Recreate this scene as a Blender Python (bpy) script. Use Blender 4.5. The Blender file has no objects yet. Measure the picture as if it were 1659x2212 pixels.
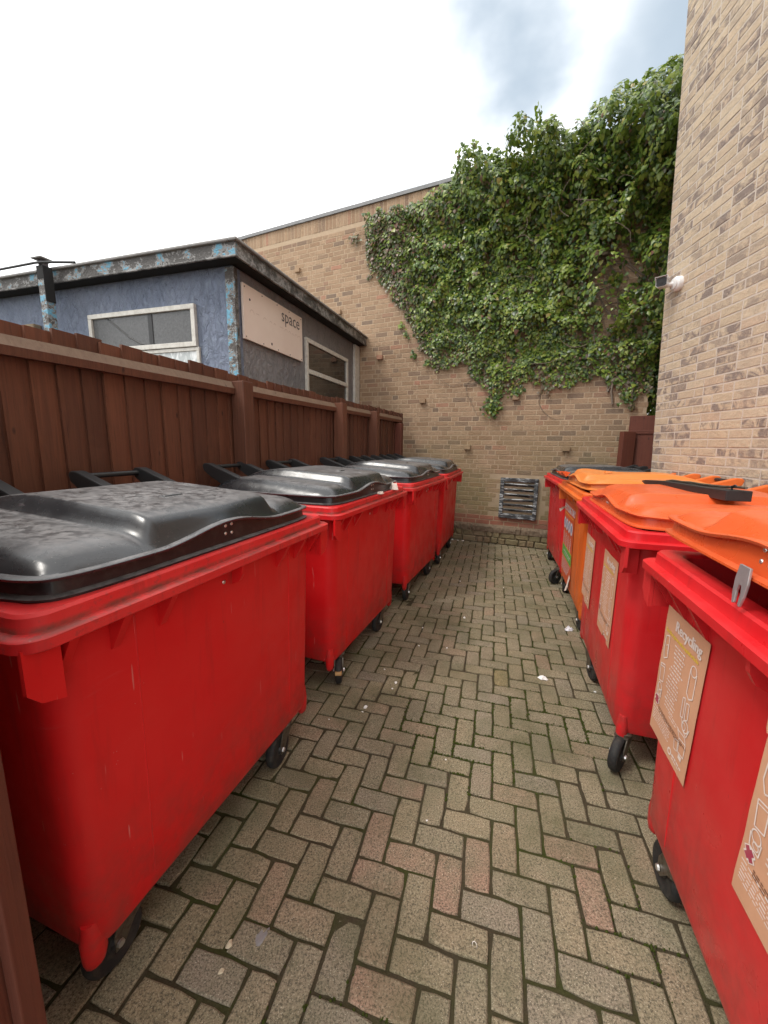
import bpy, bmesh, math, random
import numpy as np
from mathutils import Vector, Matrix, noise as mnoise
random.seed(7); rng = np.random.default_rng(7)
S = bpy.context.scene
COL = S.collection
rad = math.radians

# ------------------------------------------------------------------ camera
CAM_H, FPX, PITCH, ROLL = 1.57, 850.0, 9.8, 0.8
cd = bpy.data.cameras.new('camera'); cam = bpy.data.objects.new('camera', cd); COL.objects.link(cam)
p, r = rad(PITCH), rad(ROLL)
fwd = Vector((0, math.cos(p), -math.sin(p))); up0 = Vector((0, math.sin(p), math.cos(p))); rt0 = Vector((1, 0, 0))
RT = math.cos(r)*rt0 + math.sin(r)*up0; UP = -math.sin(r)*rt0 + math.cos(r)*up0
cam.matrix_world = Matrix(((RT.x, UP.x, -fwd.x, 0), (RT.y, UP.y, -fwd.y, 0), (RT.z, UP.z, -fwd.z, CAM_H), (0, 0, 0, 1)))
cd.sensor_fit = 'VERTICAL'; cd.sensor_height = 36.0; cd.lens = FPX/2212*36.0
cd.clip_start = 0.02; cd.clip_end = 500
S.camera = cam
def project(P):
    d = Vector(P) - Vector((0, 0, CAM_H)); w = d.dot(fwd)
    if w < 0.05: return None
    return (829.5 + FPX*d.dot(RT)/w, 1106 - FPX*d.dot(UP)/w, w)

# ------------------------------------------------------------------ world, sun, exposure
S.view_settings.view_transform = 'Standard'; S.view_settings.look = 'None'
S.view_settings.gamma = 1.0; S.view_settings.use_curve_mapping = False
S.view_settings.exposure = 0.47
S.cycles.max_bounces = 6; S.cycles.diffuse_bounces = 3; S.cycles.glossy_bounces = 3; S.cycles.transmission_bounces = 2; S.cycles.use_adaptive_sampling = True; S.cycles.adaptive_threshold = .02
SUN_EL, SUN_AZ = 58.0, -112.0         # azimuth clockwise from +Y (camera forward): high, to the left and behind
w = bpy.data.worlds.new('World'); S.world = w; w.use_nodes = True
nt = w.node_tree; nt.nodes.clear()
wo = nt.nodes.new('ShaderNodeOutputWorld'); bg = nt.nodes.new('ShaderNodeBackground'); bg.inputs[1].default_value = 0.10
sky = nt.nodes.new('ShaderNodeTexSky'); sky.sky_type = 'NISHITA'; sky.sun_disc = False
sky.sun_elevation = rad(SUN_EL); sky.sun_rotation = rad(SUN_AZ); sky.air_density = 1.0; sky.dust_density = 2.0
tc = nt.nodes.new('ShaderNodeTexCoord')
n1 = nt.nodes.new('ShaderNodeTexNoise'); n1.inputs['Scale'].default_value = 1.35; n1.inputs['Detail'].default_value = 4; n1.inputs['Roughness'].default_value = .5
mp = nt.nodes.new('ShaderNodeMapping'); mp.inputs['Location'].default_value = (4.15, 1.9, 0.6); mp.inputs['Scale'].default_value = (1, 1, 1.6)
nt.links.new(tc.outputs['Generated'], mp.inputs[0]); nt.links.new(mp.outputs[0], n1.inputs['Vector'])
cr = nt.nodes.new('ShaderNodeValToRGB'); cr.color_ramp.elements[0].position = .26; cr.color_ramp.elements[1].position = .40
nt.links.new(n1.outputs[0], cr.inputs[0])
n2 = nt.nodes.new('ShaderNodeTexNoise'); n2.inputs['Scale'].default_value = 3.4; n2.inputs['Detail'].default_value = 5
nt.links.new(mp.outputs[0], n2.inputs['Vector'])
cr2 = nt.nodes.new('ShaderNodeValToRGB'); cr2.color_ramp.elements[0].color = (12.6, 12.8, 12.9, 1); cr2.color_ramp.elements[1].color = (17.0, 17.0, 16.9, 1)
cr2.color_ramp.elements[0].position = .3; cr2.color_ramp.elements[1].position = .7
nt.links.new(n2.outputs[0], cr2.inputs[0])
thin = nt.nodes.new('ShaderNodeMix'); thin.data_type = 'RGBA'; thin.inputs[0].default_value = .55   # thin cloud over the blue
nt.links.new(sky.outputs[0], thin.inputs[6]); thin.inputs[7].default_value = (6.6, 7.6, 8.2, 1)
mx = nt.nodes.new('ShaderNodeMix'); mx.data_type = 'RGBA'
fac = cr.outputs[0]
for d0, r0, r1, lo_ in (((.197, .747, .635), .986, 1.000, .0), ((.40, .717, .57), .985, 1.004, .06), ((.47, .630, .62), .972, 1.002, .0)):
    dp = nt.nodes.new('ShaderNodeVectorMath'); dp.operation = 'DOT_PRODUCT'; nt.links.new(tc.outputs['Generated'], dp.inputs[0]); dp.inputs[1].default_value = d0
    ad = nt.nodes.new('ShaderNodeMath'); ad.operation = 'MULTIPLY_ADD'; nt.links.new(n2.outputs[0], ad.inputs[0]); ad.inputs[1].default_value = .03; nt.links.new(dp.outputs['Value'], ad.inputs[2])
    mr = nt.nodes.new('ShaderNodeMapRange'); mr.interpolation_type = 'SMOOTHSTEP'; nt.links.new(ad.outputs[0], mr.inputs[0])
    mr.inputs[1].default_value = r0+.015; mr.inputs[2].default_value = r1+.015; mr.inputs[3].default_value = 1.; mr.inputs[4].default_value = lo_
    mn = nt.nodes.new('ShaderNodeMath'); mn.operation = 'MINIMUM'; nt.links.new(fac, mn.inputs[0]); nt.links.new(mr.outputs[0], mn.inputs[1]); fac = mn.outputs[0]
nt.links.new(fac, mx.inputs[0]); nt.links.new(thin.outputs[2], mx.inputs[6]); nt.links.new(cr2.outputs[0], mx.inputs[7])
nt.links.new(mx.outputs[2], bg.inputs[0]); nt.links.new(bg.outputs[0], wo.inputs[0])
sl = bpy.data.lights.new('sun', 'SUN'); sl.energy = 1.4; sl.angle = rad(14); sl.color = (1, .95, .88)
so = bpy.data.objects.new('sun', sl); COL.objects.link(so)
sd = Vector((math.cos(rad(SUN_EL))*math.sin(rad(SUN_AZ)), math.cos(rad(SUN_EL))*math.cos(rad(SUN_AZ)), math.sin(rad(SUN_EL))))
so.rotation_euler = sd.to_track_quat('Z', 'Y').to_euler(); so.location = sd*20

# ------------------------------------------------------------------ node helpers
class M:
    def __init__(s, name, rough=.6, spec=.5):
        s.m = bpy.data.materials.new(name); s.m.use_nodes = True; s.t = s.m.node_tree
        s.b = s.t.nodes['Principled BSDF']; s.b.inputs['Roughness'].default_value = rough; s.b.inputs['Specular IOR Level'].default_value = spec
        s._pos = None
    def n(s, typ): return s.t.nodes.new('ShaderNode'+typ)
    def L(s, a, b): s.t.links.new(a, b)
    def inp(s, sock, v):
        if hasattr(v, 'is_linked') or hasattr(v, 'links'): s.L(v, sock)
        elif isinstance(v, (tuple, list)) and len(v) == 3 and sock.type == 'RGBA': sock.default_value = (*v, 1)
        else: sock.default_value = v
    def pos(s):
        if s._pos is None: s._pos = s.n('NewGeometry')
        return s._pos.outputs['Position']
    def objc(s): return s.n('TexCoord').outputs['Object']
    def nz(s): return s.geo('Normal')
    def geo(s, k):
        s.pos(); return s._pos.outputs[k]
    def rnd(s):
        oi = s.n('ObjectInfo'); s.pos()
        return s.math('FRACT', s.math('ADD', oi.outputs['Random'], s._pos.outputs['Random Per Island']))
    def map(s, v, scale=(1, 1, 1), loc=(0, 0, 0), rot=(0, 0, 0)):
        m = s.n('Mapping'); s.L(v, m.inputs[0]); s.inp(m.inputs['Scale'], scale); s.inp(m.inputs['Location'], loc); s.inp(m.inputs['Rotation'], rot); return m.outputs[0]
    def noise(s, scale, detail=4, rough=.55, vec=None, dist=0):
        x = s.n('TexNoise'); s.L(vec if vec is not None else s.pos(), x.inputs['Vector'])
        x.inputs['Scale'].default_value = scale; x.inputs['Detail'].default_value = min(detail, 4); x.inputs['Roughness'].default_value = rough; x.inputs['Distortion'].default_value = dist
        return x.outputs[0]
    def voro(s, scale, vec=None, feat='F1', out='Distance'):
        x = s.n('TexVoronoi'); x.feature = feat; s.L(vec if vec is not None else s.pos(), x.inputs['Vector']); x.inputs['Scale'].default_value = scale; return x.outputs[out]
    def ramp(s, fac, stops, const=False):
        x = s.n('ValToRGB'); s.L(fac, x.inputs[0]); e = x.color_ramp.elements
        if const: x.color_ramp.interpolation = 'CONSTANT'
        while len(e) < len(stops): e.new(.5)
        for i, (p_, c) in enumerate(stops):
            e[i].position = p_
            e[i].color = (c, c, c, 1) if not isinstance(c, (tuple, list)) else (*c, 1)
        return x.outputs[0]
    def mix(s, fac, a, b, mode='MIX'):
        x = s.n('Mix'); x.data_type = 'RGBA'; x.blend_type = mode
        s.inp(x.inputs[0], fac); s.inp(x.inputs[6], a); s.inp(x.inputs[7], b); return x.outputs[2]
    def math(s, op, a, b=None, c=None):
        x = s.n('Math'); x.operation = op; s.inp(x.inputs[0], a)
        if b is not None: s.inp(x.inputs[1], b)
        if c is not None: s.inp(x.inputs[2], c)
        return x.outputs[0]
    def sep(s, v, k):
        x = s.n('SeparateXYZ'); s.L(v, x.inputs[0]); return x.outputs[k]
    def bump(s, h, strength=.3, dist=.01, prev=None):
        x = s.n('Bump'); s.L(h, x.inputs['Height']); x.inputs['Strength'].default_value = strength; x.inputs['Distance'].default_value = dist
        if prev is not None: s.L(prev, x.inputs['Normal'])
        s.L(x.outputs[0], s.b.inputs['Normal']); return x.outputs[0]
    def col(s, c): s.inp(s.b.inputs['Base Color'], c); return s
    def rough(s, v): s.inp(s.b.inputs['Roughness'], v); return s

MAT = {}
def plastic(name, base, faded, rough=.38, dirt=.35, streak=True):
    k = M(name, rough, .34)
    oi = k.n('ObjectInfo'); off = k.n('CombineXYZ'); k.L(k.math('MULTIPLY', oi.outputs['Random'], 37.0), off.inputs[0])
    va = k.n('VectorMath'); va.operation = 'ADD'; k.L(k.pos(), va.inputs[0]); k.L(off.outputs[0], va.inputs[1]); v = va.outputs[0]
    c = k.mix(k.ramp(k.noise(2.2, 4, .6, v), [(.38, 0.), (.72, 1.)]), base, faded)
    # grime streaks running down and scuffs
    st = k.ramp(k.noise(9, 5, .65, k.map(v, (2.2, 2.2, .22))), [(.55, 0.), (.78, 1.)])
    c = k.mix(k.math('MULTIPLY', st, dirt), c, (base[0]*.42+.02, base[1]*.5+.015, base[2]*.5+.012))
    sc = k.ramp(k.noise(55, 3, .7, k.map(v, (1, 1, .35), rot=(.3, .2, 0))), [(.69, 0.), (.74, 1.)])
    sc = k.math('MULTIPLY', sc, k.ramp(k.noise(3.5, 2, .5, v), [(.5, 0.), (.65, .55)]))
    c = k.mix(sc, c, (.09, .035, .03))
    zl = k.sep(k.objc(), 2)
    spl = k.n('MapRange'); k.L(zl, spl.inputs[0]); spl.inputs[1].default_value = .18; spl.inputs[2].default_value = .62; spl.inputs[3].default_value = .75; spl.inputs[4].default_value = 0.
    c = k.mix(k.math('MULTIPLY', spl.outputs[0], k.ramp(k.noise(7, 4, .72, v), [(.40, 0.), (.66, 1.)])), c, (base[0]*.35+.05, base[1]*.5+.04, base[2]*.5+.03))
    rub = k.ramp(k.noise(13, 4, .75, k.map(v, (.35, .35, 3.2), rot=(.06, .04, 0))), [(.60, 0.), (.72, 1.)])
    c = k.mix(k.math('MULTIPLY', rub, k.ramp(k.noise(2.6, 3, .6, v), [(.44, 0.), (.64, .26)])), c, (base[0]*.9+.05, base[1]*.8+.075, base[2]*.8+.07))
    scr = k.ramp(k.noise(42, 2, .5, k.map(v, (1.6, 1.6, .10), rot=(.5, .35, .2))), [(.745, 0.), (.765, 1.)])
    c = k.mix(k.math('MULTIPLY', scr, .6), c, (base[0]*.7+.2, .22, .2))
    wh = k.math('MULTIPLY', k.ramp(k.noise(110, 2, .6, v), [(.74, 0.), (.78, 1.)]), k.ramp(k.noise(4.5, 2, .5, v), [(.52, 0.), (.66, .7)]))
    c = k.mix(wh, c, (.55, .42, .38))
    if name == 'red_rim_plastic':   # grime lying in the groove and chips along the edge
        zo = k.sep(k.objc(), 2)
        gm = k.math('MULTIPLY', k.ramp(k.math('ABSOLUTE', k.math('SUBTRACT', zo, 1.173)), [(.002, 1.), (.011, 0.)]), k.ramp(k.noise(16, 5, .7, v), [(.36, .15), (.6, 1.)]))
        c = k.mix(k.math('MULTIPLY', gm, .85), c, (.10, .055, .04))
        ch = k.math('MULTIPLY', k.ramp(k.noise(34, 5, .75, v), [(.56, 0.), (.66, 1.)]), k.ramp(zo, [(.0, 0.), (1., .7)]))
        c = k.mix(k.math('MULTIPLY', ch, .55), c, (.16, .05, .045))
    k.col(c); k.rough(k.ramp(k.noise(6, 4, .6, v), [(.3, rough-.08), (.75, rough+.22)]))
    h = k.noise(3.0, 2, .5, v); b1 = k.bump(h, .12, .03)
    k.bump(k.noise(260, 2, .5, v), .035, .002, b1)
    return k.m
MAT['red'] = plastic('red_plastic', (.64, .009, .012), (.67, .020, .020), .36)
MAT['red_rim'] = plastic('red_rim_plastic', (.60, .015, .018), (.62, .042, .038), .40, .8)
MAT['red_right'] = plastic('red_plastic_right', (.60, .012, .017), (.64, .034, .036), .32)  # slightly pinker, glossier red for the right row
MAT['orange_body'] = plastic('orange_plastic', (.66, .12, .018), (.70, .16, .03), .36)

def lidmat(name, base, dust, dcol, rough):
    k = M(name, rough, .65 if base[0] < .1 else .45)
    nzc = k.sep(k.geo('Normal'), 2)
    upm = k.ramp(nzc, [(.84, 0.), (.965, 1.)])
    d = k.ramp(k.noise(30, 5, .78, k.map(k.pos(), (1, 1, 1))), [(.40, 0.), (.57, 1.)])
    d2 = k.ramp(k.noise(5, 4, .6), [(.30, .25), (.7, 1.)])
    d = k.math('MULTIPLY', k.math('MULTIPLY_ADD', k.math('MULTIPLY', d, d2), .75, .22), k.math('MULTIPLY', upm, dust))
    c = k.mix(d, base, dcol)
    sp = k.ramp(k.noise(95, 3, .6), [(.68, 0.), (.74, 1.)])
    c = k.mix(k.math('MULTIPLY', sp, .45*dust), c, (.35, .33, .30))
    k.col(c)
    k.rough(k.math('ADD', k.ramp(k.noise(11, 4, .6), [(.3, rough-.06), (.75, rough+.12)]), k.math('MULTIPLY', d, .35)))
    b1 = k.bump(k.noise(5, 3, .5), .10, .03); k.bump(k.noise(180, 3, .6), .06, .002, b1)
    return k.m
MAT['black_lid'] = lidmat('black_lid_plastic', (.026, .027, .030), .95, (.235, .222, .22), .23)
MAT['orange_lid'] = lidmat('orange_lid_plastic', (.66, .098, .024), .45, (.56, .17, .07), .28)
MAT['pale_orange_lid'] = lidmat('pale_orange_lid_plastic', (.70, .20, .04), .5, (.60, .30, .11), .36)
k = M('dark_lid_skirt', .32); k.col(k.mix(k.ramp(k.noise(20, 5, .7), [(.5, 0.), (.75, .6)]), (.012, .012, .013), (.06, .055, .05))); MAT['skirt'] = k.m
k = M('black_rubber', .75); k.col(k.mix(k.ramp(k.noise(30, 4, .6), [(.45, 0.), (.75, .7)]), (.012, .012, .012), (.06, .052, .04))); MAT['rubber'] = k.m
k = M('hub_plastic', .5); k.col((.022, .022, .023)); MAT['hub'] = k.m
k = M('zinc_steel', .42); k.b.inputs['Metallic'].default_value = .75
k.col(k.mix(k.ramp(k.noise(40, 5, .7), [(.5, 0.), (.7, 1.)]), (.17, .15, .12), (.075, .05, .03))); k.bump(k.noise(120, 3), .1, .003); MAT['zinc'] = k.m
k = M('galvanised_steel', .4); k.b.inputs['Metallic'].default_value = .6; k.col(k.mix(k.noise(40, 4, .7), (.36, .36, .36), (.50, .50, .49))); MAT['galv'] = k.m
k = M('rivet_metal', .3); k.b.inputs['Metallic'].default_value = .9; k.col((.75, .74, .72)); MAT['rivet'] = k.m
k = M('interior_dark', .8); k.col((.05, .008, .008)); MAT['inner'] = k.m

# fence wood
def wood(name, a, b, dark, rough=.72):
    k = M(name, rough); rd = k.rnd()
    off = k.n('CombineXYZ'); k.L(k.math('MULTIPLY', rd, 53.0), off.inputs[2]); k.L(k.math('MULTIPLY', rd, 11.0), off.inputs[0])
    va = k.n('VectorMath'); va.operation = 'ADD'; k.L(k.pos(), va.inputs[0]); k.L(off.outputs[0], va.inputs[1]); v = va.outputs[0]
    g = k.noise(14, 5, .65, k.map(v, (3, 3, .16)), .6)
    c = k.mix(k.ramp(g, [(.3, 0.), (.7, 1.)]), a, b)
    c = k.mix(k.ramp(k.noise(60, 4, .7, k.map(v, (2.2, 2.2, .07))), [(.56, 0.), (.72, .55)]), c, dark)
    kn = k.ramp(k.voro(5.0, k.map(v, (1.6, 1.6, .75))), [(.03, .85), (.085, 0.)])
    c = k.mix(kn, c, (dark[0]*.6, dark[1]*.6, dark[2]*.6))
    c = k.mix(k.math('MULTIPLY', rd, .75), c, k.mix(.55, c, dark))
    c = k.mix(k.ramp(k.noise(3.3, 4, .6, v), [(.55, 0.), (.8, .4)]), c, (b[0]*1.25, b[1]*1.3, b[2]*1.4))
    k.col(c); k.bump(k.noise(40, 4, .7, k.map(v, (3, 3, .1))), .35, .004)
    return k.m
MAT['fence'] = wood('brown_stained_timber', (.112, .037, .018), (.175, .061, .029), (.024, .008, .005))
MAT['fence_rail'] = wood('weathered_rail_timber', (.17, .10, .062), (.24, .155, .10), (.085, .05, .03))
MAT['gate_wood'] = wood('red_brown_post_timber', (.115, .028, .015), (.15, .04, .02), (.06, .018, .011))

# bricks
def brick(name, stops, dirtcol, bumpamt, algae=False, patch=None):
    k = M(name, .88, .25); rd = k.rnd()
    c = k.ramp(rd, stops)
    off = k.n('CombineXYZ'); k.L(k.math('MULTIPLY', rd, 31.0), off.inputs[1])
    va = k.n('VectorMath'); va.operation = 'ADD'; k.L(k.pos(), va.inputs[0]); k.L(off.outputs[0], va.inputs[1]); v = va.outputs[0]
    f = k.noise(22, 6, .7, v)
    c = k.mix(k.ramp(f, [(.35, 0.), (.7, .55)]), c, dirtcol, 'MIX')
    if patch:   # dragged dark smears on the faces
        pm = k.ramp(k.noise(9, 5, .68, v, .8), [(.42, 0.), (.56, 1.)])
        sel = k.ramp(k.math('FRACT', k.math('MULTIPLY', rd, 7.31)), [(.35, .12), (.70, .95)])
        c = k.mix(k.math('MULTIPLY', pm, sel), c, patch)
        c = k.mix(k.ramp(k.noise(48, 5, .75, v), [(.58, 0.), (.8, .5)]), c, (.66, .55, .42))
    g2 = k.noise(160, 3, .7, v)
    c = k.mix(.35, c, k.mix(g2, (c_ := (.0, .0, .0)), (1, 1, 1)), 'SOFT_LIGHT')
    if algae:
        z = k.sep(k.pos(), 2)
        m_ = k.math('MULTIPLY', k.ramp(z, [(.0, .0), (.40, .55), (1.35, .85), (2.0, .0)]), k.ramp(k.noise(1.3, 5, .65), [(.38, 0.), (.62, 1.)]))
        zz = k.n('MapRange'); k.L(z, zz.inputs[0]); zz.inputs[1].default_value = 1.0; zz.inputs[2].default_value = 2.1; zz.inputs[3].default_value = 1.; zz.inputs[4].default_value = 0.
        m_ = k.math('MULTIPLY', k.math('MULTIPLY', zz.outputs[0], .62), k.ramp(k.noise(1.1, 5, .65), [(.36, .05), (.6, 1.)]))
        c = k.mix(m_, c, (.155, .145, .062))
    k.col(c)
    b1 = k.bump(k.noise(38, 6, .75, v), bumpamt, .012); k.bump(g2, .25, .002, b1)
    return k.m
MAT['brick_tan'] = brick('tan_brick', [(0, (.29, .185, .115)), (.2, (.36, .242, .155)), (.4, (.42, .29, .19)), (.58, (.325, .22, .142)), (.72, (.385, .26, .163)), (.82, (.235, .163, .115)), (.88, (.19, .14, .105)), (.95, (.345, .205, .135)), (1., (.40, .20, .135))], (.25, .175, .115), .7, True)
MAT['brick_red'] = brick('red_base_brick', [(0, (.26, .10, .065)), (.5, (.32, .135, .085)), (1., (.22, .10, .07))], (.22, .14, .10), .5)
MAT['brick_buff'] = brick('buff_brick', [(0, (.52, .41, .285)), (.3, (.575, .46, .33)), (.6, (.545, .42, .29)), (.85, (.49, .385, .28)), (1., (.53, .39, .28))], (.43, .345, .255), .85, False, (.225, .178, .155))
MAT['footing'] = brick('rough_footing_stone', [(0, (.22, .165, .11)), (.5, (.30, .225, .15)), (1., (.25, .155, .105))], (.14, .12, .08), 1.0, True)
def mortar(name, c0, c1, algae=False):
    k = M(name, .95, .1); c = k.mix(k.noise(30, 5, .7), c0, c1)
    if algae:
        z = k.sep(k.pos(), 2); zz = k.n('MapRange'); k.L(z, zz.inputs[0]); zz.inputs[1].default_value = 1.0; zz.inputs[2].default_value = 2.1; zz.inputs[3].default_value = .5; zz.inputs[4].default_value = 0.
        c = k.mix(k.math('MULTIPLY', zz.outputs[0], k.ramp(k.noise(1.1, 5, .65), [(.36, .05), (.6, 1.)])), c, (.15, .14, .07))
    k.col(c); k.bump(k.noise(90, 5, .7), .5, .006); return k.m
MAT['mortar_tan'] = mortar('tan_mortar', (.38, .28, .19), (.50, .385, .275), True)
MAT['mortar_buff'] = mortar('buff_mortar', (.47, .40, .335), (.60, .53, .46))
MAT['rubble'] = mortar('crumbling_mortar', (.075, .06, .042), (.27, .20, .14))

# paving
def paver(name, stops):
    k = M(name, .9, .25); rd = k.rnd()
    c = k.ramp(rd, stops)
    off = k.n('CombineXYZ'); k.L(k.math('MULTIPLY', rd, 19.0), off.inputs[2])
    va = k.n('VectorMath'); va.operation = 'ADD'; k.L(k.pos(), va.inputs[0]); k.L(off.outputs[0], va.inputs[1]); v = va.outputs[0]
    c = k.mix(k.ramp(k.noise(7, 5, .65, v), [(.38, 0.), (.68, .65)]), c, (.20, .185, .115))
    g = k.noise(170, 3, .78, v)
    c = k.mix(k.ramp(g, [(.38, .85), (.53, 0.)]), c, (.06, .052, .035))
    c = k.mix(k.ramp(g, [(.585, 0.), (.68, .7)]), c, (.42, .37, .26))
    sp = k.ramp(k.noise(330, 1, .5, v), [(.70, 0.), (.745, 1.)])
    c = k.mix(sp, c, (.62, .57, .44))
    # broad damp / mossy soiling
    c = k.mix(k.ramp(k.noise(1.7, 5, .65), [(.46, 0.), (.66, .65)]), c, (.098, .094, .046))
    c = k.mix(k.ramp(k.noise(14, 5, .7), [(.60, 0.), (.76, .6)]), c, (.085, .082, .045))
    k.col(c); b1 = k.bump(g, .6, .004); k.bump(k.noise(24, 4, .6, v), .35, .006, b1)
    return k.m
MAT['paver'] = paver('concrete_paver', [(0, (.27, .218, .135)), (.2, (.30, .24, .153)), (.4, (.25, .208, .14)), (.6, (.31, .248, .155)), (.75, (.255, .216, .16)), (.88, (.305, .228, .15)), (1., (.315, .222, .147))])
MAT['paver_red'] = paver('reddish_paver', [(0, (.33, .21, .142)), (.5, (.31, .208, .147)), (1., (.345, .222, .152))])
MAT['paver_yellow'] = paver('yellowish_paver', [(0, (.27, .21, .095)), (1., (.25, .195, .09))])
k = M('joint_soil_and_moss', 1.0, .1)
mo = k.ramp(k.noise(2.4, 5, .7), [(.44, 0.), (.66, 1.)])
c = k.mix(k.noise(140, 4, .7), (.036, .029, .017), (.105, .084, .052))
c = k.mix(k.math('MULTIPLY', mo, .8), c, k.mix(k.noise(200, 3, .7), (.022, .032, .007), (.075, .095, .018)))
k.col(c); k.bump(k.noise(160, 4, .8), .9, .008); MAT['joint'] = k.m
k = M('moss', 1.0, .1); k.col(k.mix(k.noise(120, 3, .7), (.022, .032, .008), (.09, .108, .024))); k.bump(k.noise(400, 3, .8), .8, .004); MAT['moss'] = k.m
k = M('rough_ground', 1.0, .1); k.col(k.mix(k.noise(3, 6, .7), (.07, .06, .045), (.13, .115, .085))); MAT['ground'] = k.m

# blue annexe
def stucco(name, a, b):
    k = M(name, .8, .35); c = k.mix(k.ramp(k.noise(1.6, 5, .65, k.map(k.pos(), (1, 1, .55))), [(.3, 0.), (.7, 1.)]), a, b)
    ch = k.noise(17, 5, .72, k.map(k.pos(), (1, 1, .6), rot=(.5, .3, .2)), 1.0)
    c = k.mix(k.ramp(ch, [(.52, 0.), (.68, .55)]), c, (a[0]*1.5+.03, a[1]*1.5+.03, a[2]*1.3+.03)); c = k.mix(k.ramp(ch, [(.30, .7), (.42, 0.)]), c, (a[0]*.55, a[1]*.55, a[2]*.55))
    c = k.mix(k.ramp(k.noise(12, 4, .6, k.map(k.pos(), (1, 1, .15))), [(.58, 0.), (.8, .5)]), c, (a[0]*.6, a[1]*.6, a[2]*.6))
    k.col(c); k.bump(ch, 1.0, .05); return k.m
MAT['stucco_blue'] = stucco('blue_stucco', (.150, .182, .255), (.22, .25, .325))
MAT['stucco_grey'] = stucco('grey_stucco', (.20, .19, .20), (.27, .255, .26))
def peel(name, paint, under, mid, amt, scale=9.0):
    k = M(name, .65); v = k.map(k.pos(), (1, 1, 1.25))
    n = k.noise(scale, 4, .82, v, .15)
    c = k.ramp(n, [(0, under), (amt, under), (amt+.012, mid), (amt+.07, mid), (amt+.085, paint), (1, paint)])
    fl = k.ramp(k.voro(scale*5, v), [(.10, .75), (.16, 0.)])
    c = k.mix(fl, c, k.mix(k.noise(60, 3), (.10, .095, .09), (.42, .41, .40)))
    c = k.mix(k.ramp(k.noise(50, 5, .7), [(.4, .0), (.75, .45)]), c, (.10, .09, .085))
    k.col(c); b1 = k.bump(n, .9, .03); k.bump(k.noise(70, 5, .7), .5, .006, b1); return k.m
MAT['fascia'] = peel('peeling_fascia_paint', (.13, .34, .47), (.075, .07, .066), (.25, .245, .24), .50, 5.0)
MAT['fascia_grey'] = peel('peeling_grey_fascia', (.30, .295, .29), (.06, .057, .054), (.15, .145, .14), .47, 5.0)
MAT['trim_blue'] = peel('peeling_light_blue_trim', (.15, .40, .56), (.085, .075, .068), (.26, .255, .245), .465, 9.0)
k = M('lead_flashing', .6); k.col(k.mix(k.noise(14, 5, .7), (.17, .165, .16), (.33, .32, .31))); k.bump(k.noise(20, 4), .2, .01); MAT['lead'] = k.m
k = M('white_window_paint', .5); k.col(k.mix(k.ramp(k.noise(18, 5, .7), [(.4, 0.), (.75, .7)]), (.62, .60, .55), (.34, .31, .27))); k.bump(k.noise(80, 3), .15, .002); MAT['wframe'] = k.m
k = M('obscured_glass', .22); k.col(k.mix(k.noise(38, 4, .7), (.035, .036, .038), (.13, .13, .13))); k.bump(k.noise(45, 3, .6), .5, .01); MAT['obscured'] = k.m
k = M('dark_glass', .04); k.col((.012, .013, .013)); k.b.inputs['Specular IOR Level'].default_value = .9; MAT['glass'] = k.m
k = M('milky_film', .35); k.col(k.mix(k.ramp(k.noise(13, 4, .6, k.map(k.pos(), (1, 1, .6), rot=(.4, .3, 0)), 1.5), [(.42, 0.), (.6, 1.)]), (.44, .47, .47), (.74, .76, .76))); MAT['film'] = k.m
k = M('pinkish_sign_board', .5); k.col(k.mix(k.ramp(k.noise(2.2, 5, .6), [(.35, 0.), (.7, 1.)]), (.74, .61, .53), (.79, .67, .59))); k.bump(k.noise(120, 2), .05, .002); MAT['sign'] = k.m
k = M('sign_letter', .5); k.col((.075, .065, .075)); MAT['letter'] = k.m
k = M('sign_ghost', .55); k.col((.62, .49, .42)); MAT['ghost'] = k.m
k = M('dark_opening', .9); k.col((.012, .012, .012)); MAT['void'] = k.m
k = M('white_plastic', .35); k.col((.74, .73, .72)); MAT['white'] = k.m
k = M('grey_coping', .55); k.col(k.mix(k.noise(9, 5, .7), (.16, .165, .17), (.30, .30, .30))); k.bump(k.noise(12, 4), .2, .02); MAT['coping'] = k.m
k = M('black_cable', .5); k.col((.015, .015, .016)); MAT['cable'] = k.m
k = M('flaking_louvre_paint', .6); n = k.noise(6, 6, .75, k.map(k.pos(), (1, 1, 5.0)), .6)
k.col(k.ramp(n, [(0, (.028, .029, .031)), (.48, (.032, .034, .037)), (.50, (.10, .11, .115)), (.545, (.12, .13, .135)), (.555, (.42, .44, .445)), (.70, (.34, .37, .38)), (.9, (.17, .27, .31))])); k.bump(n, .8, .012); MAT['louvre'] = k.m
# posters
k = M('kraft_paper', .6); k.col(k.mix(k.ramp(k.noise(6, 5, .6), [(.3, 0.), (.7, 1.)]), (.62, .325, .19), (.68, .375, .225))); k.bump(k.noise(18, 4, .6), .25, .006); MAT['paper'] = k.m
k = M('orange_sheet', .4); k.col((.60, .085, .022)); MAT['osheet'] = k.m
for nm, c in (('ink_white', (.84, .74, .67)), ('ink_yellow', (.80, .56, .07)), ('ink_brown', (.20, .085, .05)), ('ink_red', (.40, .05, .09)), ('ink_green', (.10, .36, .06)), ('ink_blue', (.10, .12, .30)), ('ink_pale', (.68, .66, .70)), ('ink_grey', (.36, .33, .34)), ('tear', (.72, .62, .55))):
    k = M(nm, .55); k.col(k.mix(k.ramp(k.noise(60, 3, .7), [(.45, 0.), (.8, .35)]), c, (.5, .3, .2) if nm != 'ink_green' else c)); MAT[nm] = k.m
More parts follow.
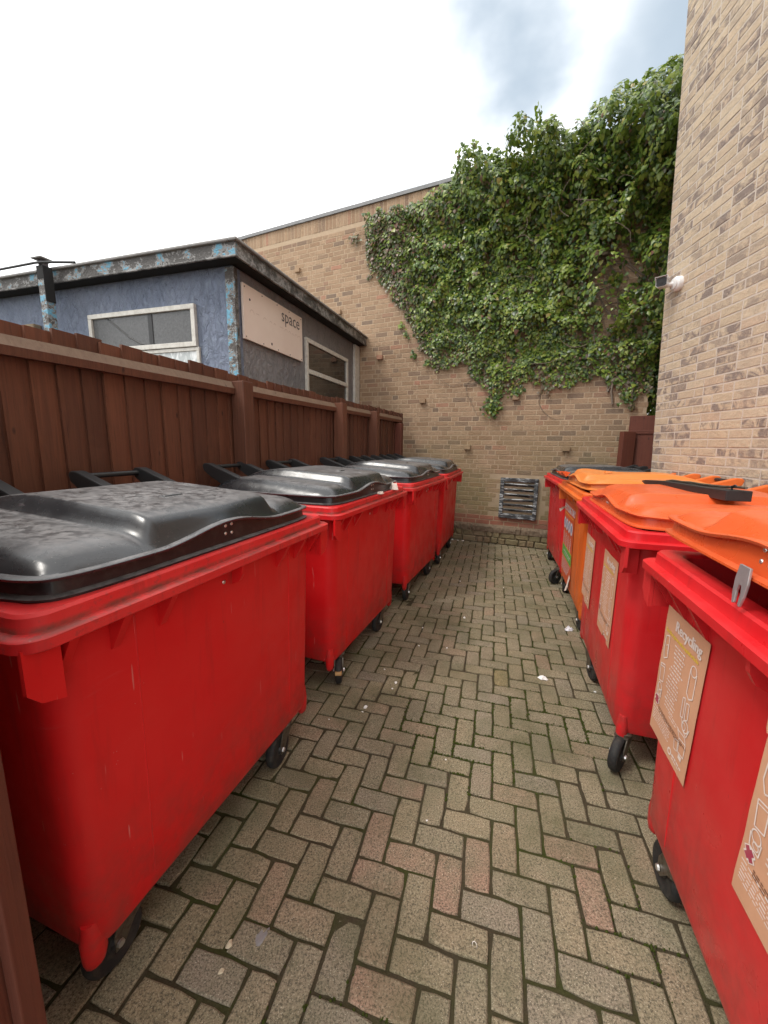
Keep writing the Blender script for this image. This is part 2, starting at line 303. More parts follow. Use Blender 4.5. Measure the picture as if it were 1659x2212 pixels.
# leaves
def leafmat(name, stops, rough=.34):
    k = M(name, rough, .5); rd = k.rnd()
    c = k.ramp(rd, stops); c = k.mix(k.ramp(k.noise(40, 3, .6), [(.35, 0.), (.75, .25)]), c, (.03, .055, .012)); k.col(c)
    tr = k.n('BsdfTranslucent'); k.L(k.mix(.5, c, (.20, .30, .03)), tr.inputs[0]); ms_ = k.n('MixShader'); ms_.inputs[0].default_value = .30
    k.L(k.b.outputs[0], ms_.inputs[1]); k.L(tr.outputs[0], ms_.inputs[2]); k.L(ms_.outputs[0], k.t.nodes['Material Output'].inputs[0])
    return k.m
MAT['leaf'] = leafmat('ivy_leaf_green', [(0, (.026, .06, .015)), (.28, (.055, .108, .022)), (.5, (.10, .17, .03)), (.75, (.165, .24, .038)), (.92, (.25, .31, .05)), (.97, (.30, .30, .06)), (1., (.36, .26, .07))])
MAT['leaf_old'] = leafmat('ivy_leaf_purple_green', [(0, (.06, .085, .03)), (.35, (.13, .14, .055)), (.6, (.17, .12, .085)), (.8, (.23, .17, .12)), (.93, (.22, .08, .055)), (1., (.22, .23, .06))], .36)
MAT['leaf_young'] = leafmat('ivy_leaf_bright', [(0, (.13, .21, .034)), (.5, (.22, .31, .048)), (1., (.34, .39, .07))])
k = M('ivy_stem', .85); k.col(k.mix(k.noise(40, 4), (.11, .08, .058), (.27, .215, .165))); MAT['stem'] = k.m
k = M('paper_scrap', .7); k.col((.78, .77, .74)); MAT['scrap'] = k.m
k = M('pebble', .8); k.col((.55, .47, .33)); MAT['pebble'] = k.m
k = M('dried_putty', .9); k.col(k.mix(k.noise(70, 4, .7), (.17, .16, .155), (.27, .255, .25))); k.bump(k.noise(90, 4), .5, .005); MAT['putty'] = k.m
k = M('ochre_pedal', .5); k.col((.48, .29, .12)); MAT['ochre'] = k.m

# ------------------------------------------------------------------ mesh helpers
class MB:
    def __init__(s): s.v = []; s.f = []
    def add(s, V, F):
        o = len(s.v); s.v += [tuple(x) for x in V]; s.f += [tuple(i+o for i in q) for q in F]; return s
    def box(s, c, d, m=None):
        x, y, z = d[0]/2, d[1]/2, d[2]/2
        V = [Vector((i, j, k_)) for i in (-x, x) for j in (-y, y) for k_ in (-z, z)]
        V = [(m @ q if m else q) + Vector(c) for q in V]
        return s.add(V, [(0, 1, 3, 2), (4, 6, 7, 5), (0, 4, 5, 1), (2, 3, 7, 6), (0, 2, 6, 4), (1, 5, 7, 3)])
    def b2(s, a, b): return s.box([(a[i]+b[i])/2 for i in range(3)], [abs(b[i]-a[i]) for i in range(3)])
    def loft(s, loops, closed=True, cap0=False, cap1=False):
        n = len(loops[0]); V = [q for l in loops for q in l]; F = []
        for i in range(len(loops)-1):
            for j in range(n if closed else n-1):
                k_ = (j+1) % n
                F.append((i*n+j, i*n+k_, (i+1)*n+k_, (i+1)*n+j))
        if cap0: F.append(tuple(range(n-1, -1, -1)))
        if cap1: F.append(tuple(range((len(loops)-1)*n, len(loops)*n)))
        return s.add(V, F)
    def tube(s, pts, rads, n=6, cap=True):
        pts = [Vector(q) for q in pts]
        if not hasattr(rads, '__len__'): rads = [rads]*len(pts)
        loops = []; a = None
        for i, q in enumerate(pts):
            t = (pts[min(i+1, len(pts)-1)] - pts[max(i-1, 0)]).normalized()
            if a is None: a = t.orthogonal().normalized()
            a = (a - t*a.dot(t)).normalized(); b = t.cross(a)
            loops.append([q + rads[i]*(math.cos(2*math.pi*j/n)*a + math.sin(2*math.pi*j/n)*b) for j in range(n)])
        return s.loft(loops, True, cap, cap)
    def prism(s, poly, axis, a, b):
        """poly: 2-D points; axis 0/1/2 extruded from a to b; remaining axes in order"""
        def mk(q, t):
            o = [0, 0, 0]; r_ = [i for i in range(3) if i != axis]; o[r_[0]], o[r_[1]] = q; o[axis] = t; return o
        n = len(poly); V = [mk(q, a) for q in poly]+[mk(q, b) for q in poly]
        F = [tuple(range(n)), tuple(range(2*n-1, n-1, -1))]+[(i, i+n, (i+1) % n+n, (i+1) % n) for i in range(n)]
        return s.add(V, F)
    def mesh(s, name, mat=None, smooth=None, fix=True):
        me = bpy.data.meshes.new(name); me.from_pydata([tuple(q) for q in s.v], [], s.f)
        if fix and len(s.f) < 60000:
            b = bmesh.new(); b.from_mesh(me); bmesh.ops.recalc_face_normals(b, faces=b.faces); b.to_mesh(me); b.free()
        if smooth is not None:
            me.polygons.foreach_set('use_smooth', [True]*len(me.polygons)); me.set_sharp_from_angle(angle=rad(smooth))
        if mat: me.materials.append(MAT[mat])
        me.update(); return me
    def obj(s, name, mat, parent=None, smooth=None, bevel=0, **kw): return link(name, s.mesh(name, mat, smooth), parent, bevel, **kw)
def link(name, me, parent=None, bevel=0, **kw):
    o = bpy.data.objects.new(name, me); COL.objects.link(o)
    if parent: o.parent = parent
    if bevel:
        b = o.modifiers.new('bevel', 'BEVEL'); b.width = bevel; b.segments = 2; b.limit_method = 'ANGLE'; b.angle_limit = rad(40)
    for k_, v_ in kw.items(): o[k_] = v_
    return o
def empty(name, loc=(0, 0, 0), rot=(0, 0, 0), **kw):
    o = bpy.data.objects.new(name, None); COL.objects.link(o); o.location = loc; o.rotation_euler = rot; o.empty_display_size = .1
    for k_, v_ in kw.items(): o[k_] = v_
    return o
def rr(x0, x1, y0, y1, rd, z, n=4):
    P = []
    for cx, cy, a0 in ((x1-rd, y1-rd, 0), (x0+rd, y1-rd, 90), (x0+rd, y0+rd, 180), (x1-rd, y0+rd, 270)):
        for i in range(n+1):
            a = rad(a0+90*i/n); P.append((cx+rd*math.cos(a), cy+rd*math.sin(a), z))
    return P
def sst(a, b, x):
    t = min(1, max(0, (x-a)/(b-a))); return t*t*(3-2*t)
def hd(yaw):
    a = rad(yaw); return Vector((math.sin(a), math.cos(a), 0)), Vector((math.cos(a), -math.sin(a), 0))
def text_mesh(txt, size, mat, xs=1.0):
    c = bpy.data.curves.new('t', 'FONT'); c.body = txt; c.size = size; c.resolution_u = 2; c.align_x = 'LEFT'
    o = bpy.data.objects.new('t', c); COL.objects.link(o)
    bpy.context.view_layer.update()
    me = bpy.data.meshes.new_from_object(o.evaluated_get(bpy.context.evaluated_depsgraph_get()))
    V = [(v.co.x*xs, v.co.y) for v in me.vertices]; F = [tuple(q.vertices) for q in me.polygons]
    bpy.data.objects.remove(o); bpy.data.curves.remove(c); bpy.data.meshes.remove(me)
    return V, F

# ================================================================== SETTING: ground and paving
mb = MB(); mb.add([(-60, -60, -.06), (60, -60, -.06), (60, 60, -.06), (-60, 60, -.06)], [(0, 1, 2, 3)])
mb.obj('ground', 'ground', kind='structure')
PYAW = 15.6
pu, pv = hd(PYAW)
bed = MB(); nx, ny = 230, 330
gx = np.linspace(-2.2, 4.0, nx); gy = np.linspace(-.4, 7.6, ny)
for yv in gy:
    for xv in gx:
        q = mnoise.noise(Vector((xv*1.9, yv*1.9, 3.1))); q2 = mnoise.noise(Vector((xv*38, yv*38, .7)))
        bed.v.append((xv, yv, -.0070 + .004*q + .0035*q2))
for j in range(ny-1):
    for i in range(nx-1): bed.f.append((j*nx+i, j*nx+i+1, (j+1)*nx+i+1, (j+1)*nx+i))
pavement = link('pavement', bed.mesh('pavement', 'joint', 180), None, kind='structure')
def paver_mesh(name, seed, mat):
    rg = random.Random(seed); L_, W_, ch = .0966, .0466, .005
    m = MB(); top = []; mid = []; bot = []
    # slightly worn outline: 12 points
    pts = [(-L_, -W_), (-L_*.35, -W_), (L_*.3, -W_), (L_, -W_), (L_, 0), (L_, W_), (L_*.35, W_), (-L_*.3, W_), (-L_, W_), (-L_, 0)]
    for x, y in pts:
        corner = abs(x) == L_ and abs(y) == W_
        k_ = rg.uniform(-.0006, .0026) + (rg.uniform(.001, .0055) if corner else 0)
        x2, y2 = x-math.copysign(k_, x)*(abs(x) == L_), y-math.copysign(k_, y)*(abs(y) == W_)
        top.append((x2-math.copysign(ch, x)*(abs(x) == L_), y2-math.copysign(ch, y)*(abs(y) == W_), 0)); mid.append((x2, y2, -ch*.8)); bot.append((x2, y2, -.035))
    m.loft([bot, mid, top], True, False, True)
    return m.mesh(name, mat)
PM = {c: [paver_mesh('paver', s_, c) for s_ in range(5)] for c in ('paver', 'paver_red', 'paver_yellow')}
P0 = Vector((.177, 1.100, 0))      # lower left corner of a length-wise paver seen beside the red ones
U = .1
def g2w(x, y): return P0 + pv*(x*U) + pu*(y*U)
RED = [(.37, 1.24), (.25, 1.18), (-.02, 1.21), (.11, 1.27), (-.02, 1.37), (-.01, .90), (.12, 1.60), (.75, 1.28), (.77, 1.05), (.45, .86), (.81, 1.15)]
allp = []
for X in range(-38, 46):
    for Y in range(-38, 80):
        kk = (X-Y+3) % 4
        if kk == 0: ctr, a = (X+1.0, Y+.5), 0
        elif kk == 3: ctr, a = (X+.5, Y+1.0), 1
        else: continue
        w_ = g2w(*ctr)
        if not (-2.1 < w_.x < 3.9 and -.3 < w_.y < 7.3): continue
        # not beyond the back wall
        if (w_.x-1.787)*.4305 + (w_.y-6.259)*.9026 > .12: continue
        allp.append((w_, a))
def lane(w_):   # the strip of paving left open between the two rows of bins
    lo = -.42 + (w_.y-.8)*.37; hi = .86 + (w_.y-.8)*.30
    return lo < w_.x < hi
cand = []
for w_, a in allp:
    q = project(w_)
    vis = q is not None and -60 < q[0] < 1720 and 0 < q[1] < 2280 and lane(w_)
    cand.append((w_.length if vis else 99+w_.length, w_, a))
cand.sort(key=lambda t: t[0])
rest = {'paver': MB(), 'paver_red': MB()}
rp = random.Random(3)
for i, (dd, w_, a) in enumerate(cand):
    rot = -rad(PYAW) + (math.pi/2 if a else 0) + rad(rp.gauss(0, .55)) + (math.pi if rp.random() < .5 else 0)
    z = rp.gauss(0, .0022); tilt = (rad(rp.gauss(0, .75)), rad(rp.gauss(0, .5)))
    red = any((w_.x-x)**2+(w_.y-y)**2 < .05**2 for x, y in RED) or (rp.random() < .02)
    c = 'paver_red' if red else 'paver'
    if (w_.x-.81)**2+(w_.y-2.52)**2 < .06**2: c = 'paver_yellow'
    me = PM[c][rp.randrange(5)]
    if i < 300:
        o = link('paver', me, pavement); o.location = (w_.x, w_.y, z); o.rotation_euler = (*tilt, rot)
    else:
        m = Matrix.Translation((w_.x, w_.y, z)) @ Matrix.Rotation(rot, 4, 'Z') @ Matrix.Rotation(tilt[0], 4, 'X') @ Matrix.Rotation(tilt[1], 4, 'Y')
        rest['paver_red' if red else 'paver'].add([m @ v.co for v in me.vertices], [tuple(f.vertices) for f in me.polygons])
rest['paver'].obj('pavers', 'paver', pavement, kind='stuff'); rest['paver_red'].obj('reddish_pavers', 'paver_red', pavement, kind='stuff')
# moss tufts growing in the joints
ms = MB(); rm = random.Random(11)
for X in range(-22, 30):
    for Y in range(-16, 62):
        kk = (X-Y+3) % 4
        segs = []
        if kk == 0: segs = [((X, Y), (X+2, Y)), ((X, Y), (X, Y+1))]
        elif kk == 3: segs = [((X, Y), (X, Y+2)), ((X, Y), (X+1, Y))]
        for (ax, ay), (bx, by) in segs:
            A, B = g2w(ax, ay), g2w(bx, by); mid = (A+B)/2
            q = project(mid)
            if q is None or not (-40 < q[0] < 1700 and q[1] < 2260) or not lane(mid): continue
            dens = mnoise.noise(Vector((mid.x*1.7+5, mid.y*1.7, 1.3)))*1.0 + .12 + .10*sst(.2, .8, mid.x-.3*mid.y)
            n_ = int(max(0, dens)*(60 if mid.y < 2.4 else 26)*(B-A).length/.2)
            for _ in range(n_):
                t = rm.random(); c = A.lerp(B, t) + Vector((rm.gauss(0, .0045), rm.gauss(0, .0045), 0)); s_ = rm.uniform(.0025, .0065)
                hgt = rm.uniform(.3, .8)*s_
                ang = rm.random()*6
                V = [(c.x+s_*math.cos(ang+j*1.2566), c.y+s_*math.sin(ang+j*1.2566), -.006) for j in range(5)]
                V += [(c.x+s_*.55*math.cos(ang+.4+j*1.2566), c.y+s_*.55*math.sin(ang+.4+j*1.2566), -.003+hgt) for j in range(5)]
                ms.add(V, [(j, (j+1) % 5, 5+(j+1) % 5, 5+j) for j in range(5)]+[(5, 6, 7, 8, 9)])
moss = link('moss', ms.mesh('moss', 'moss', 70, fix=False), None, kind='stuff', label='green moss growing in the joints of the block paving', category='moss')

# ================================================================== BACK WALL (tan brick, flat roofed building)
WP = Vector((1.787, 6.259, 0)); WYAW = -64.5
we = -hd(WYAW)[0]                       # along the wall, to the right
wn = Vector((-we.y*-1, -we.x, 0)); wn = Vector((we.y, -we.x, 0))   # towards the lane
if wn.y > 0: wn = -wn
WROT = math.atan2(we.y, we.x)
def W2(a, z, o=0.): return WP + we*a + wn*o + Vector((0, 0, z))
A0, A1, ZT = -5.9, 1.90, 5.46
back = empty('brick_wall_building', tuple(W2(-1.5, 0)), (0, 0, WROT), label='tan brick wall of the building closing the end of the alley, half covered in ivy', category='building')
def to_local(o, P): return P
# children use the wall frame: x along wall (right), y into the wall, z up; origin at a=-1.5
OX = -1.5
def wl(a, z, o=0.): return (a-OX, -o, z)
core = MB(); core.b2(wl(A0, -.1, -.0030), wl(A1, ZT, -.40)); core.obj('wall', 'mortar_tan', back)
def brick_mesh(name, L_, H_, mat, seed, ch=.0025, dep=.05, rough=.0):
    rg = random.Random(seed); m = MB(); x, z = L_/2, H_/2
    def ring(ins, y, j): return [(sx*(x-ins)+rg.uniform(-j, j), y+rg.uniform(-rough, rough), sz*(z-ins)+rg.uniform(-j, j)) for sx, sz in ((-1, -1), (0, -1), (1, -1), (1, 1), (0, 1), (-1, 1))]
    m.loft([ring(0, dep, 0), ring(0, ch, .0012), ring(ch, 0, .0012)], True, False, True)
    return m.mesh(name, mat)
BS = [brick_mesh('brick', .2135, .064, 'brick_tan', i) for i in range(4)]; BH = [brick_mesh('brick', .101, .064, 'brick_tan', i+9) for i in range(4)]
def ivy_low(a):   # lower edge of the ivy on the wall, by distance along the wall
    return np.interp(a, [-2.6, -1.9, -1.35, -1.0, -.55, -.1, .35, .8, 1.3, 1.6, 1.95], [9, 5.0, 4.3, 3.5, 3.0, 2.75, 2.35, 2.45, 2.5, 2.25, 2.3])
rb = random.Random(5); bricks = []
z = .4875+.0; row = 0
while z+.0375 < ZT-.225:
    a = A0 + (.0 if row % 2 else .1125*.5)
    pat = [0, 1] if row % 3 else [0, 0, 1]; i = rb.randrange(4)
    while a < A1-.05:
        hdr = pat[i % len(pat)]; L_ = .1125 if hdr else .225
        if a+L_ > A1+.02: hdr = 1; L_ = .1125
        if a+L_ <= A1+.03: bricks.append((a+L_/2, z, hdr))
        a += L_; i += 1
    z += .075; row += 1
GR = (.03, .66, .44, 1.10)   # louvre opening a0,a1,z0,z1
bricks = [b for b in bricks if not (GR[0]-.05 < b[0] < GR[1]+.05 and GR[2] < b[1] < GR[3])]
order = sorted(bricks, key=lambda b: (0 if (b[1] > 1.02 and b[1] < ivy_low(b[0])-.02 and b[0] > -2.2) else 50) + ((b[0]-.2)**2+(b[1]-1.9)**2)**.5)
rst = MB()
for i, (a, z, hdr) in enumerate(order):
    me = (BH if hdr else BS)[rb.randrange(4)]; pr = max(-.0014, min(.0014, rb.gauss(0, .0009))); rt = rad(rb.gauss(0, .25))
    if i < 300:
        o = link('brick', me, back); o.location = wl(a, z, pr); o.rotation_euler = (0, rt, 0)
    else:
        m = Matrix.Translation(wl(a, z, pr)) @ Matrix.Rotation(rt, 4, 'Y')
        rst.add([m @ v.co for v in me.vertices], [tuple(f.vertices) for f in me.polygons])
# soldier course under the coping
SM = brick_mesh('brick', .064, .2135, 'brick_tan', 77)
a = A0+.04
while a < A1-.03:
    m = Matrix.Translation(wl(a, ZT-.112, rb.gauss(0, .001)))
    rst.add([m @ v.co for v in SM.vertices], [tuple(f.vertices) for f in SM.polygons]); a += .075
rst.obj('bricks', 'brick_tan', back, kind='stuff')
# red damp-proof courses
BR = [brick_mesh('brick', .2135, .064, 'brick_red', i+30) for i in range(3)]; BRH = [brick_mesh('brick', .101, .064, 'brick_red', i+40) for i in range(2)]
rr_ = MB()
for j, z in enumerate((.3375, .4125)):
    a = -3.0+.06*j
    while a < A1-.1:
        L_ = .225 if rb.random() < .85 else .1125
        me = BR[rb.randrange(3)] if L_ > .2 else BRH[rb.randrange(2)]
        if a+L_ < A1+.02:
            if -1.0 < a < .7: o = link('brick', me, back); o.location = wl(a+L_/2, z, rb.gauss(0, .002))
            else:
                m = Matrix.Translation(wl(a+L_/2, z, 0)); rr_.add([m @ v.co for v in me.vertices], [tuple(f.vertices) for f in me.polygons])
        a += L_
rr_.obj('red_bricks', 'brick_red', back, kind='stuff')
# crumbling ledge and footing stones
led = MB(); n = 220
loops = []
for i in range(n+1):
    a = -3+(A1+3)*i/n; q = mnoise.noise(Vector((a*9, 0, 2))); q2 = mnoise.noise(Vector((a*31, 4, 2)))
    loops.append([wl(a, .305+.004*q2, -.02), wl(a, .295+.012*q2, .012+.006*q2), wl(a, .265+.022*q, .038+.022*q+.016*q2), wl(a, .235+.016*q2, .042+.022*q2), wl(a, .19, .040+.008*q), wl(a, .19, -.02)])
led.loft(loops, True, True, True); led.obj('crumbling_ledge', 'rubble', back)
FS = [brick_mesh('stone', l, .088, 'footing', 60+i, .012, .08, .004) for i, l in enumerate((.19, .16, .22, .10))]
for j, z in enumerate((.145, .05)):
    a = -3.0+.09*j
    while a < A1-.06:
        me = FS[rb.randrange(4)]; L_ = me.vertices[2].co.x*2+.016
        o = link('stone', me, back); o.location = wl(a+L_/2, z+rb.gauss(0, .003), .035+.016*j+rb.gauss(0, .004)); o.rotation_euler = (0, rad(rb.gauss(0, 1.2)), rad(rb.gauss(0, 1)))
        a += L_
# projecting stub bricks
stub = MB(); stub.b2((-.052, -.055, -.035), (.052, .0, .035)); SMB = stub.mesh('stub_brick', 'brick_tan')
def wa(px, py):   # photo-measured point on the wall plane -> along, height (survey of the fixed wall)
    d = fwd + RT*(px-829.5)/FPX - UP*(py-1106)/FPX; t = wn.dot(WP-Vector((0, 0, CAM_H)))/wn.dot(d); P = d*t; return P.dot(we)-WP.dot(we), P.z+CAM_H
for a, z in [wa(1010, 971), wa(1223, 967), wa(914, 871), wa(1115, 858), wa(822, 771), wa(733, 673), wa(645, 583), wa(897, 660)]:
    z = .4875+round((z-.4875)/.075)*.075
    o = link('stub_brick', SMB, back, .004); o.location = wl(a, z, .002)
# coping: folded grey metal with a slightly wavy drip edge
cop = MB(); loops = []
for i in range(61):
    a = A0+(A1-A0)*i/60; q = .008*mnoise.noise(Vector((a*3, 1, 0)))
    loops.append([wl(a, ZT-.005+q, .03), wl(a, ZT+.045+q*.5, .034), wl(a, ZT+.055, .0), wl(a, ZT+.055, -.45), wl(a, ZT-.0, -.45), wl(a, ZT+.001, .02)])
cop.loft(loops, True, True, True); cop.obj('coping', 'coping', back, 40)

# louvred vent in the back wall
gl = empty('louvred_vent', tuple(W2(GR[0]/2+GR[1]/2, GR[2])), (0, 0, WROT), label='flaking black and white louvred vent low in the tan brick wall', category='vent')
gw, gh = .56, .635
f = MB(); fw = .055
f.b2((-gw/2, -.045, gh-fw), (gw/2, .02, gh)); f.b2((-gw/2, -.045, 0), (gw/2, .02, fw*1.3)); f.b2((-gw/2, -.043, fw*1.3+.001), (-gw/2+fw, .02, gh-fw-.001)); f.b2((gw/2-fw, -.043, fw*1.3+.001), (gw/2, .02, gh-fw-.001))
f.obj('frame', 'louvre', gl, None, .004)
bk = MB(); bk.b2((-gw/2+.01, .03, .01), (gw/2-.01, .04, gh-.01)); bk.obj('dark_backing', 'void', gl)
for i in range(6):
    zc = .112+i*.0795; s_ = MB()
    m = Matrix.Rotation(rad(-38), 3, 'X') @ Matrix.Rotation(rad((0, .8, -1.6, 1.2, -.4, .6)[i]), 3, 'Y')
    s_.box((0, -.008, zc+.012), (gw-2*fw-.006, .078, .016), m); s_.obj('slat', 'louvre', gl, None, .002)

# ================================================================== RIGHT BUILDING (buff brick)
CB = Vector((2.93, 4.26, 0)); RYAW = 3.9
ru, rv = hd(RYAW)
right = empty('buff_brick_building', tuple(CB), (0, 0, 0), label='tall buff brick building rising out of frame on the right', category='building')
LEAN = rad(2.7)
Rm = Matrix(((-rv.x, -ru.x, 0, CB.x), (-rv.y, -ru.y, 0, CB.y), (0, 0, 1, 0), (0, 0, 0, 1)))
# frame: x = along wall towards the viewer, y = into the building, z up
fx, fy = -ru, rv
right.matrix_world = Matrix(((fx.x, fy.x, 0, CB.x), (fx.y, fy.y, 0, CB.y), (0, 0, 1, 0), (0, 0, 0, 1))) @ Matrix.Rotation(-LEAN*-1, 4, 'X')
core = MB(); core.b2((.0035, .0028, -.2), (7.5, 3.2, 8.6)); core.obj('wall', 'mortar_buff', right)
GS = [brick_mesh('brick', .2145, .064, 'brick_buff', 100+i, .003, .05, .0012) for i in range(5)]; GH = [brick_mesh('brick', .1015, .064, 'brick_buff', 120+i, .003, .05, .0012) for i in range(3)]
rb2 = random.Random(8); lst = []
z = .04; row = 0
while z < 8.5:
    x = 0.; first = True
    while x < 3.2:
        hdr = (first and row % 2) or rb2.random() < .10
        L_ = .1125 if hdr else .225
        lst.append((x+L_/2, z, hdr)); x += L_; first = False
    z += .075; row += 1
def rvis(b):
    P = right.matrix_world @ Vector((b[0], 0, b[1])); q = project(P)
    if q is None: return 99
    return (0 if (0 < q[0] < 1700 and -40 < q[1] < 1090) else 60) + q[2]
lst.sort(key=rvis); rst = MB()
for i, (x, z, hdr) in enumerate(lst):
    me = (GH if hdr else GS)[rb2.randrange(3)]; pr = max(-.0014, min(.0014, rb2.gauss(0, .001)))
    if i < 300:
        o = link('brick', me, right); o.location = (x, pr, z); o.rotation_euler = (0, rad(rb2.gauss(0, .2)), 0)
    else:
        m = Matrix.Translation((x, pr, z)); rst.add([m @ v.co for v in me.vertices], [tuple(f_.vertices) for f_ in me.polygons])
# return face round the corner
z = .04; row = 0
while z < 8.5:
    y = .0525 if row % 2 else .108
    while y < 1.5:
        me = GS[rb2.randrange(3)]; m = Matrix.Translation((.0, y+.11, z)) @ Matrix.Rotation(-math.pi/2, 4, 'Z')
        rst.add([m @ v.co for v in me.vertices], [tuple(f_.vertices) for f_ in me.polygons]); y += .225
    z += .075; row += 1
rst.obj('bricks', 'brick_buff', right, kind='stuff')

# security camera on that wall
wx = .22; wz = 3.11
P = right.matrix_world @ Vector((wx, 0, wz))
cc = empty('security_camera', tuple(P), label='white bullet security camera fixed to the buff brick wall', category='security camera')
cc.matrix_world = Matrix.Translation(P) @ right.matrix_world.to_3x3().to_4x4()
def disc(mb_, c, r0, ax, prof, n=20):
    """lathe: prof list of (radius, offset along ax)"""
    ax = Vector(ax).normalized(); a = ax.orthogonal().normalized(); b = ax.cross(a); c = Vector(c)
    mb_.loft([[c+ax*o+rr2*(math.cos(2*math.pi*j/n)*a+math.sin(2*math.pi*j/n)*b) for j in range(n)] for rr2, o in prof], True, True, True); return mb_
m = MB(); disc(m, (0, 0, 0), 0, (0, -1, 0), [(.066, -.01), (.066, .034), (.062, .042), (.05, .046), (.0495, .058), (.03, .066)]); m.obj('mounting_base', 'white', cc, 50)
m = MB(); m.tube([(0, -.06, 0), (-.01, -.095, -.004), (.0, -.115, .004)], [.022, .018, .02], 10); m.obj('arm', 'white', cc, 60)
cdir = Vector((.80, -.58, -.12)).normalized(); cpos = Vector((-.05, -.125, .03))
m = MB(); a = cdir.cross(Vector((0, 0, 1))).normalized(); b = a.cross(cdir)
def cring(o, s_): return [cpos+cdir*o+a*x*s_+b*y*s_ for x, y in ((-.045, -.03), (-.03, -.042), (.03, -.042), (.045, -.03), (.045, .03), (.03, .042), (-.03, .042), (-.045, .03))]
m.loft([cring(-.09, .7), cring(-.07, .95), cring(.08, 1)], True, True, True); m.obj('housing', 'white', cc, 30)
m = MB(); m.loft([cring(.07, .90), cring(.086, .90)], True, True, True); m.obj('front_glass', 'cable', cc)
m = MB(); disc(m, cpos+cdir*.086, 0, cdir, [(.016, 0), (.016, .004), (.011, .005)], 14); m.obj('lens', 'hub', cc)
m = MB(); m.add([cpos+cdir*o+a*x+b*y for o in (-.05, .105) for x, y in ((-.05, .02), (-.05, .046), (.05, .046), (.05, .02), (.047, .02), (.047, .043), (-.047, .043), (-.047, .02))],
      [(i, (i+1) % 8, (i+1) % 8+8, i+8) for i in range(8)]+[tuple(range(8)), tuple(range(15, 7, -1))]); m.obj('sun_hood', 'white', cc)

# ================================================================== BLUE ANNEXE behind the fence
bu, bv_ = hd(17.5); bl = -bv_
CBL = Vector((-1.51, 4.17, .045))
ann = empty('blue_annexe', tuple(CBL), (0, 0, math.atan2(bu.y, bu.x)), label='flat roofed annexe with rough blue and grey stucco behind the fence', category='building')
ann.scale.x = .965
# frame: x along the sign face (away), y along the blue face (to the left)
m = MB(); m.b2((0, 0, 0), (.12, 7.5, 3.215)); m.obj('blue_wall', 'stucco_blue', ann)
m = MB(); m.b2((.121, .002, 0), (3.5, .12, 3.215)); m.obj('grey_wall', 'stucco_grey', ann)
OV = .17
rf = MB(); rf.b2((-OV+.03, -OV+.03, 3.226), (3.45, 7.5, 3.325)); roof = rf.obj('roof', 'lead', ann)
m = MB(); m.b2((-OV-.001, -OV, 3.222), (-OV+.028, 7.5, 3.335)); m.obj('fascia', 'fascia', roof)
m = MB(); m.b2((-OV+.03, -OV, 3.220), (3.45, -OV+.028, 3.335)); m.obj('fascia', 'fascia_grey', roof)
m = MB(); m.b2((-OV-.012, -OV-.010, 3.208), (-OV+.012, 7.5, 3.226)); m.b2((-OV+.013, -OV-.010, 3.208), (3.45, -OV+.012, 3.226)); m.obj('fascia_bead', 'fascia_grey', roof, None, .006)
m = MB(); m.b2((-OV-.03, -OV-.03, 3.336), (3.47, -OV+.06, 3.364)); m.b2((-OV-.03, -OV+.061, 3.336), (-OV+.06, 7.5, 3.364)); m.obj('roof_edge', 'lead', roof, None, .01)
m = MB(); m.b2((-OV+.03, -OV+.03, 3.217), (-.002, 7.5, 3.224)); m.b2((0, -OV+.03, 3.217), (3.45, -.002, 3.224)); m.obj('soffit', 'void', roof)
m = MB(); m.b2((-.02, -.006, 0), (-.001, .075, 3.20)); m.b2((-.02, -.03, 0), (.0, -.0065, 3.20)); m.obj('corner_trim', 'trim_blue', ann, None, .004)
m = MB(); m.b2((.001, -.024, 0), (.045, -.001, 3.20)); m.obj('corner_trim', 'fascia_grey', ann, None, .004)
def frame(mb_, face, a0, a1, z0, z1, wd, d0, d1):
    def B(p0, p1, q0, q1):
        if face == 'blue': mb_.b2((-d1, p0, q0), (-d0, p1, q1))
        else: mb_.b2((p0, -d1, q0), (p1, -d0, q1))
    B(a0, a1, z1-wd, z1); B(a0, a1, z0, z0+wd); B(a0, a0+wd, z0+wd, z1-wd); B(a1-wd, a1, z0+wd, z1-wd); return mb_
wn1 = frame(MB(), 'blue', .45, 1.92, 2.49, 2.90, .048, .002, .045).obj('window', 'wframe', ann, None, .004)
m = MB(); m.b2((-.02, .498, 2.538), (-.004, 1.872, 2.852)); m.obj('pane', 'obscured', wn1)
m = MB(); m.b2((-.027, 1.02, 2.538), (-.0201, 1.075, 2.852)); m.obj('glazing_bar', 'hub', wn1)
m = MB(); m.tube([(-.024, 1.66, 2.852), (-.026, 1.5, 2.74), (-.026, 1.36, 2.64), (-.026, 1.2, 2.56), (-.024, 1.12, 2.54)], .007, 6); m.obj('cable', 'cable', wn1)
wn2 = frame(MB(), 'blue', .43, 1.94, 1.70, 2.485, .035, .002, .03).obj('window', 'wframe', ann, None, .004)
m = MB(); m.b2((-.016, .466, 1.736), (-.004, 1.904, 2.449)); m.obj('pane', 'film', wn2)
wn3 = frame(MB(), 'grey', 1.45, 2.92, 1.9, 2.90, .055, .002, .04)
wn3.b2((1.506, -.04, 2.45), (2.864, -.004, 2.51)); wn3 = wn3.obj('window', 'wframe', ann, None, .004)
m = MB(); m.b2((1.506, -.014, 2.511), (2.864, -.003, 2.844)); m.obj('pane', 'glass', wn3)
m = MB(); m.b2((1.506, -.014, 1.956), (2.864, -.003, 2.449)); m.obj('pane', 'glass', wn3)
m = MB(); m.b2((3.22, -.045, 0), (3.44, .0, 3.20)); m.obj('end_post', 'wframe', ann, None, .004)
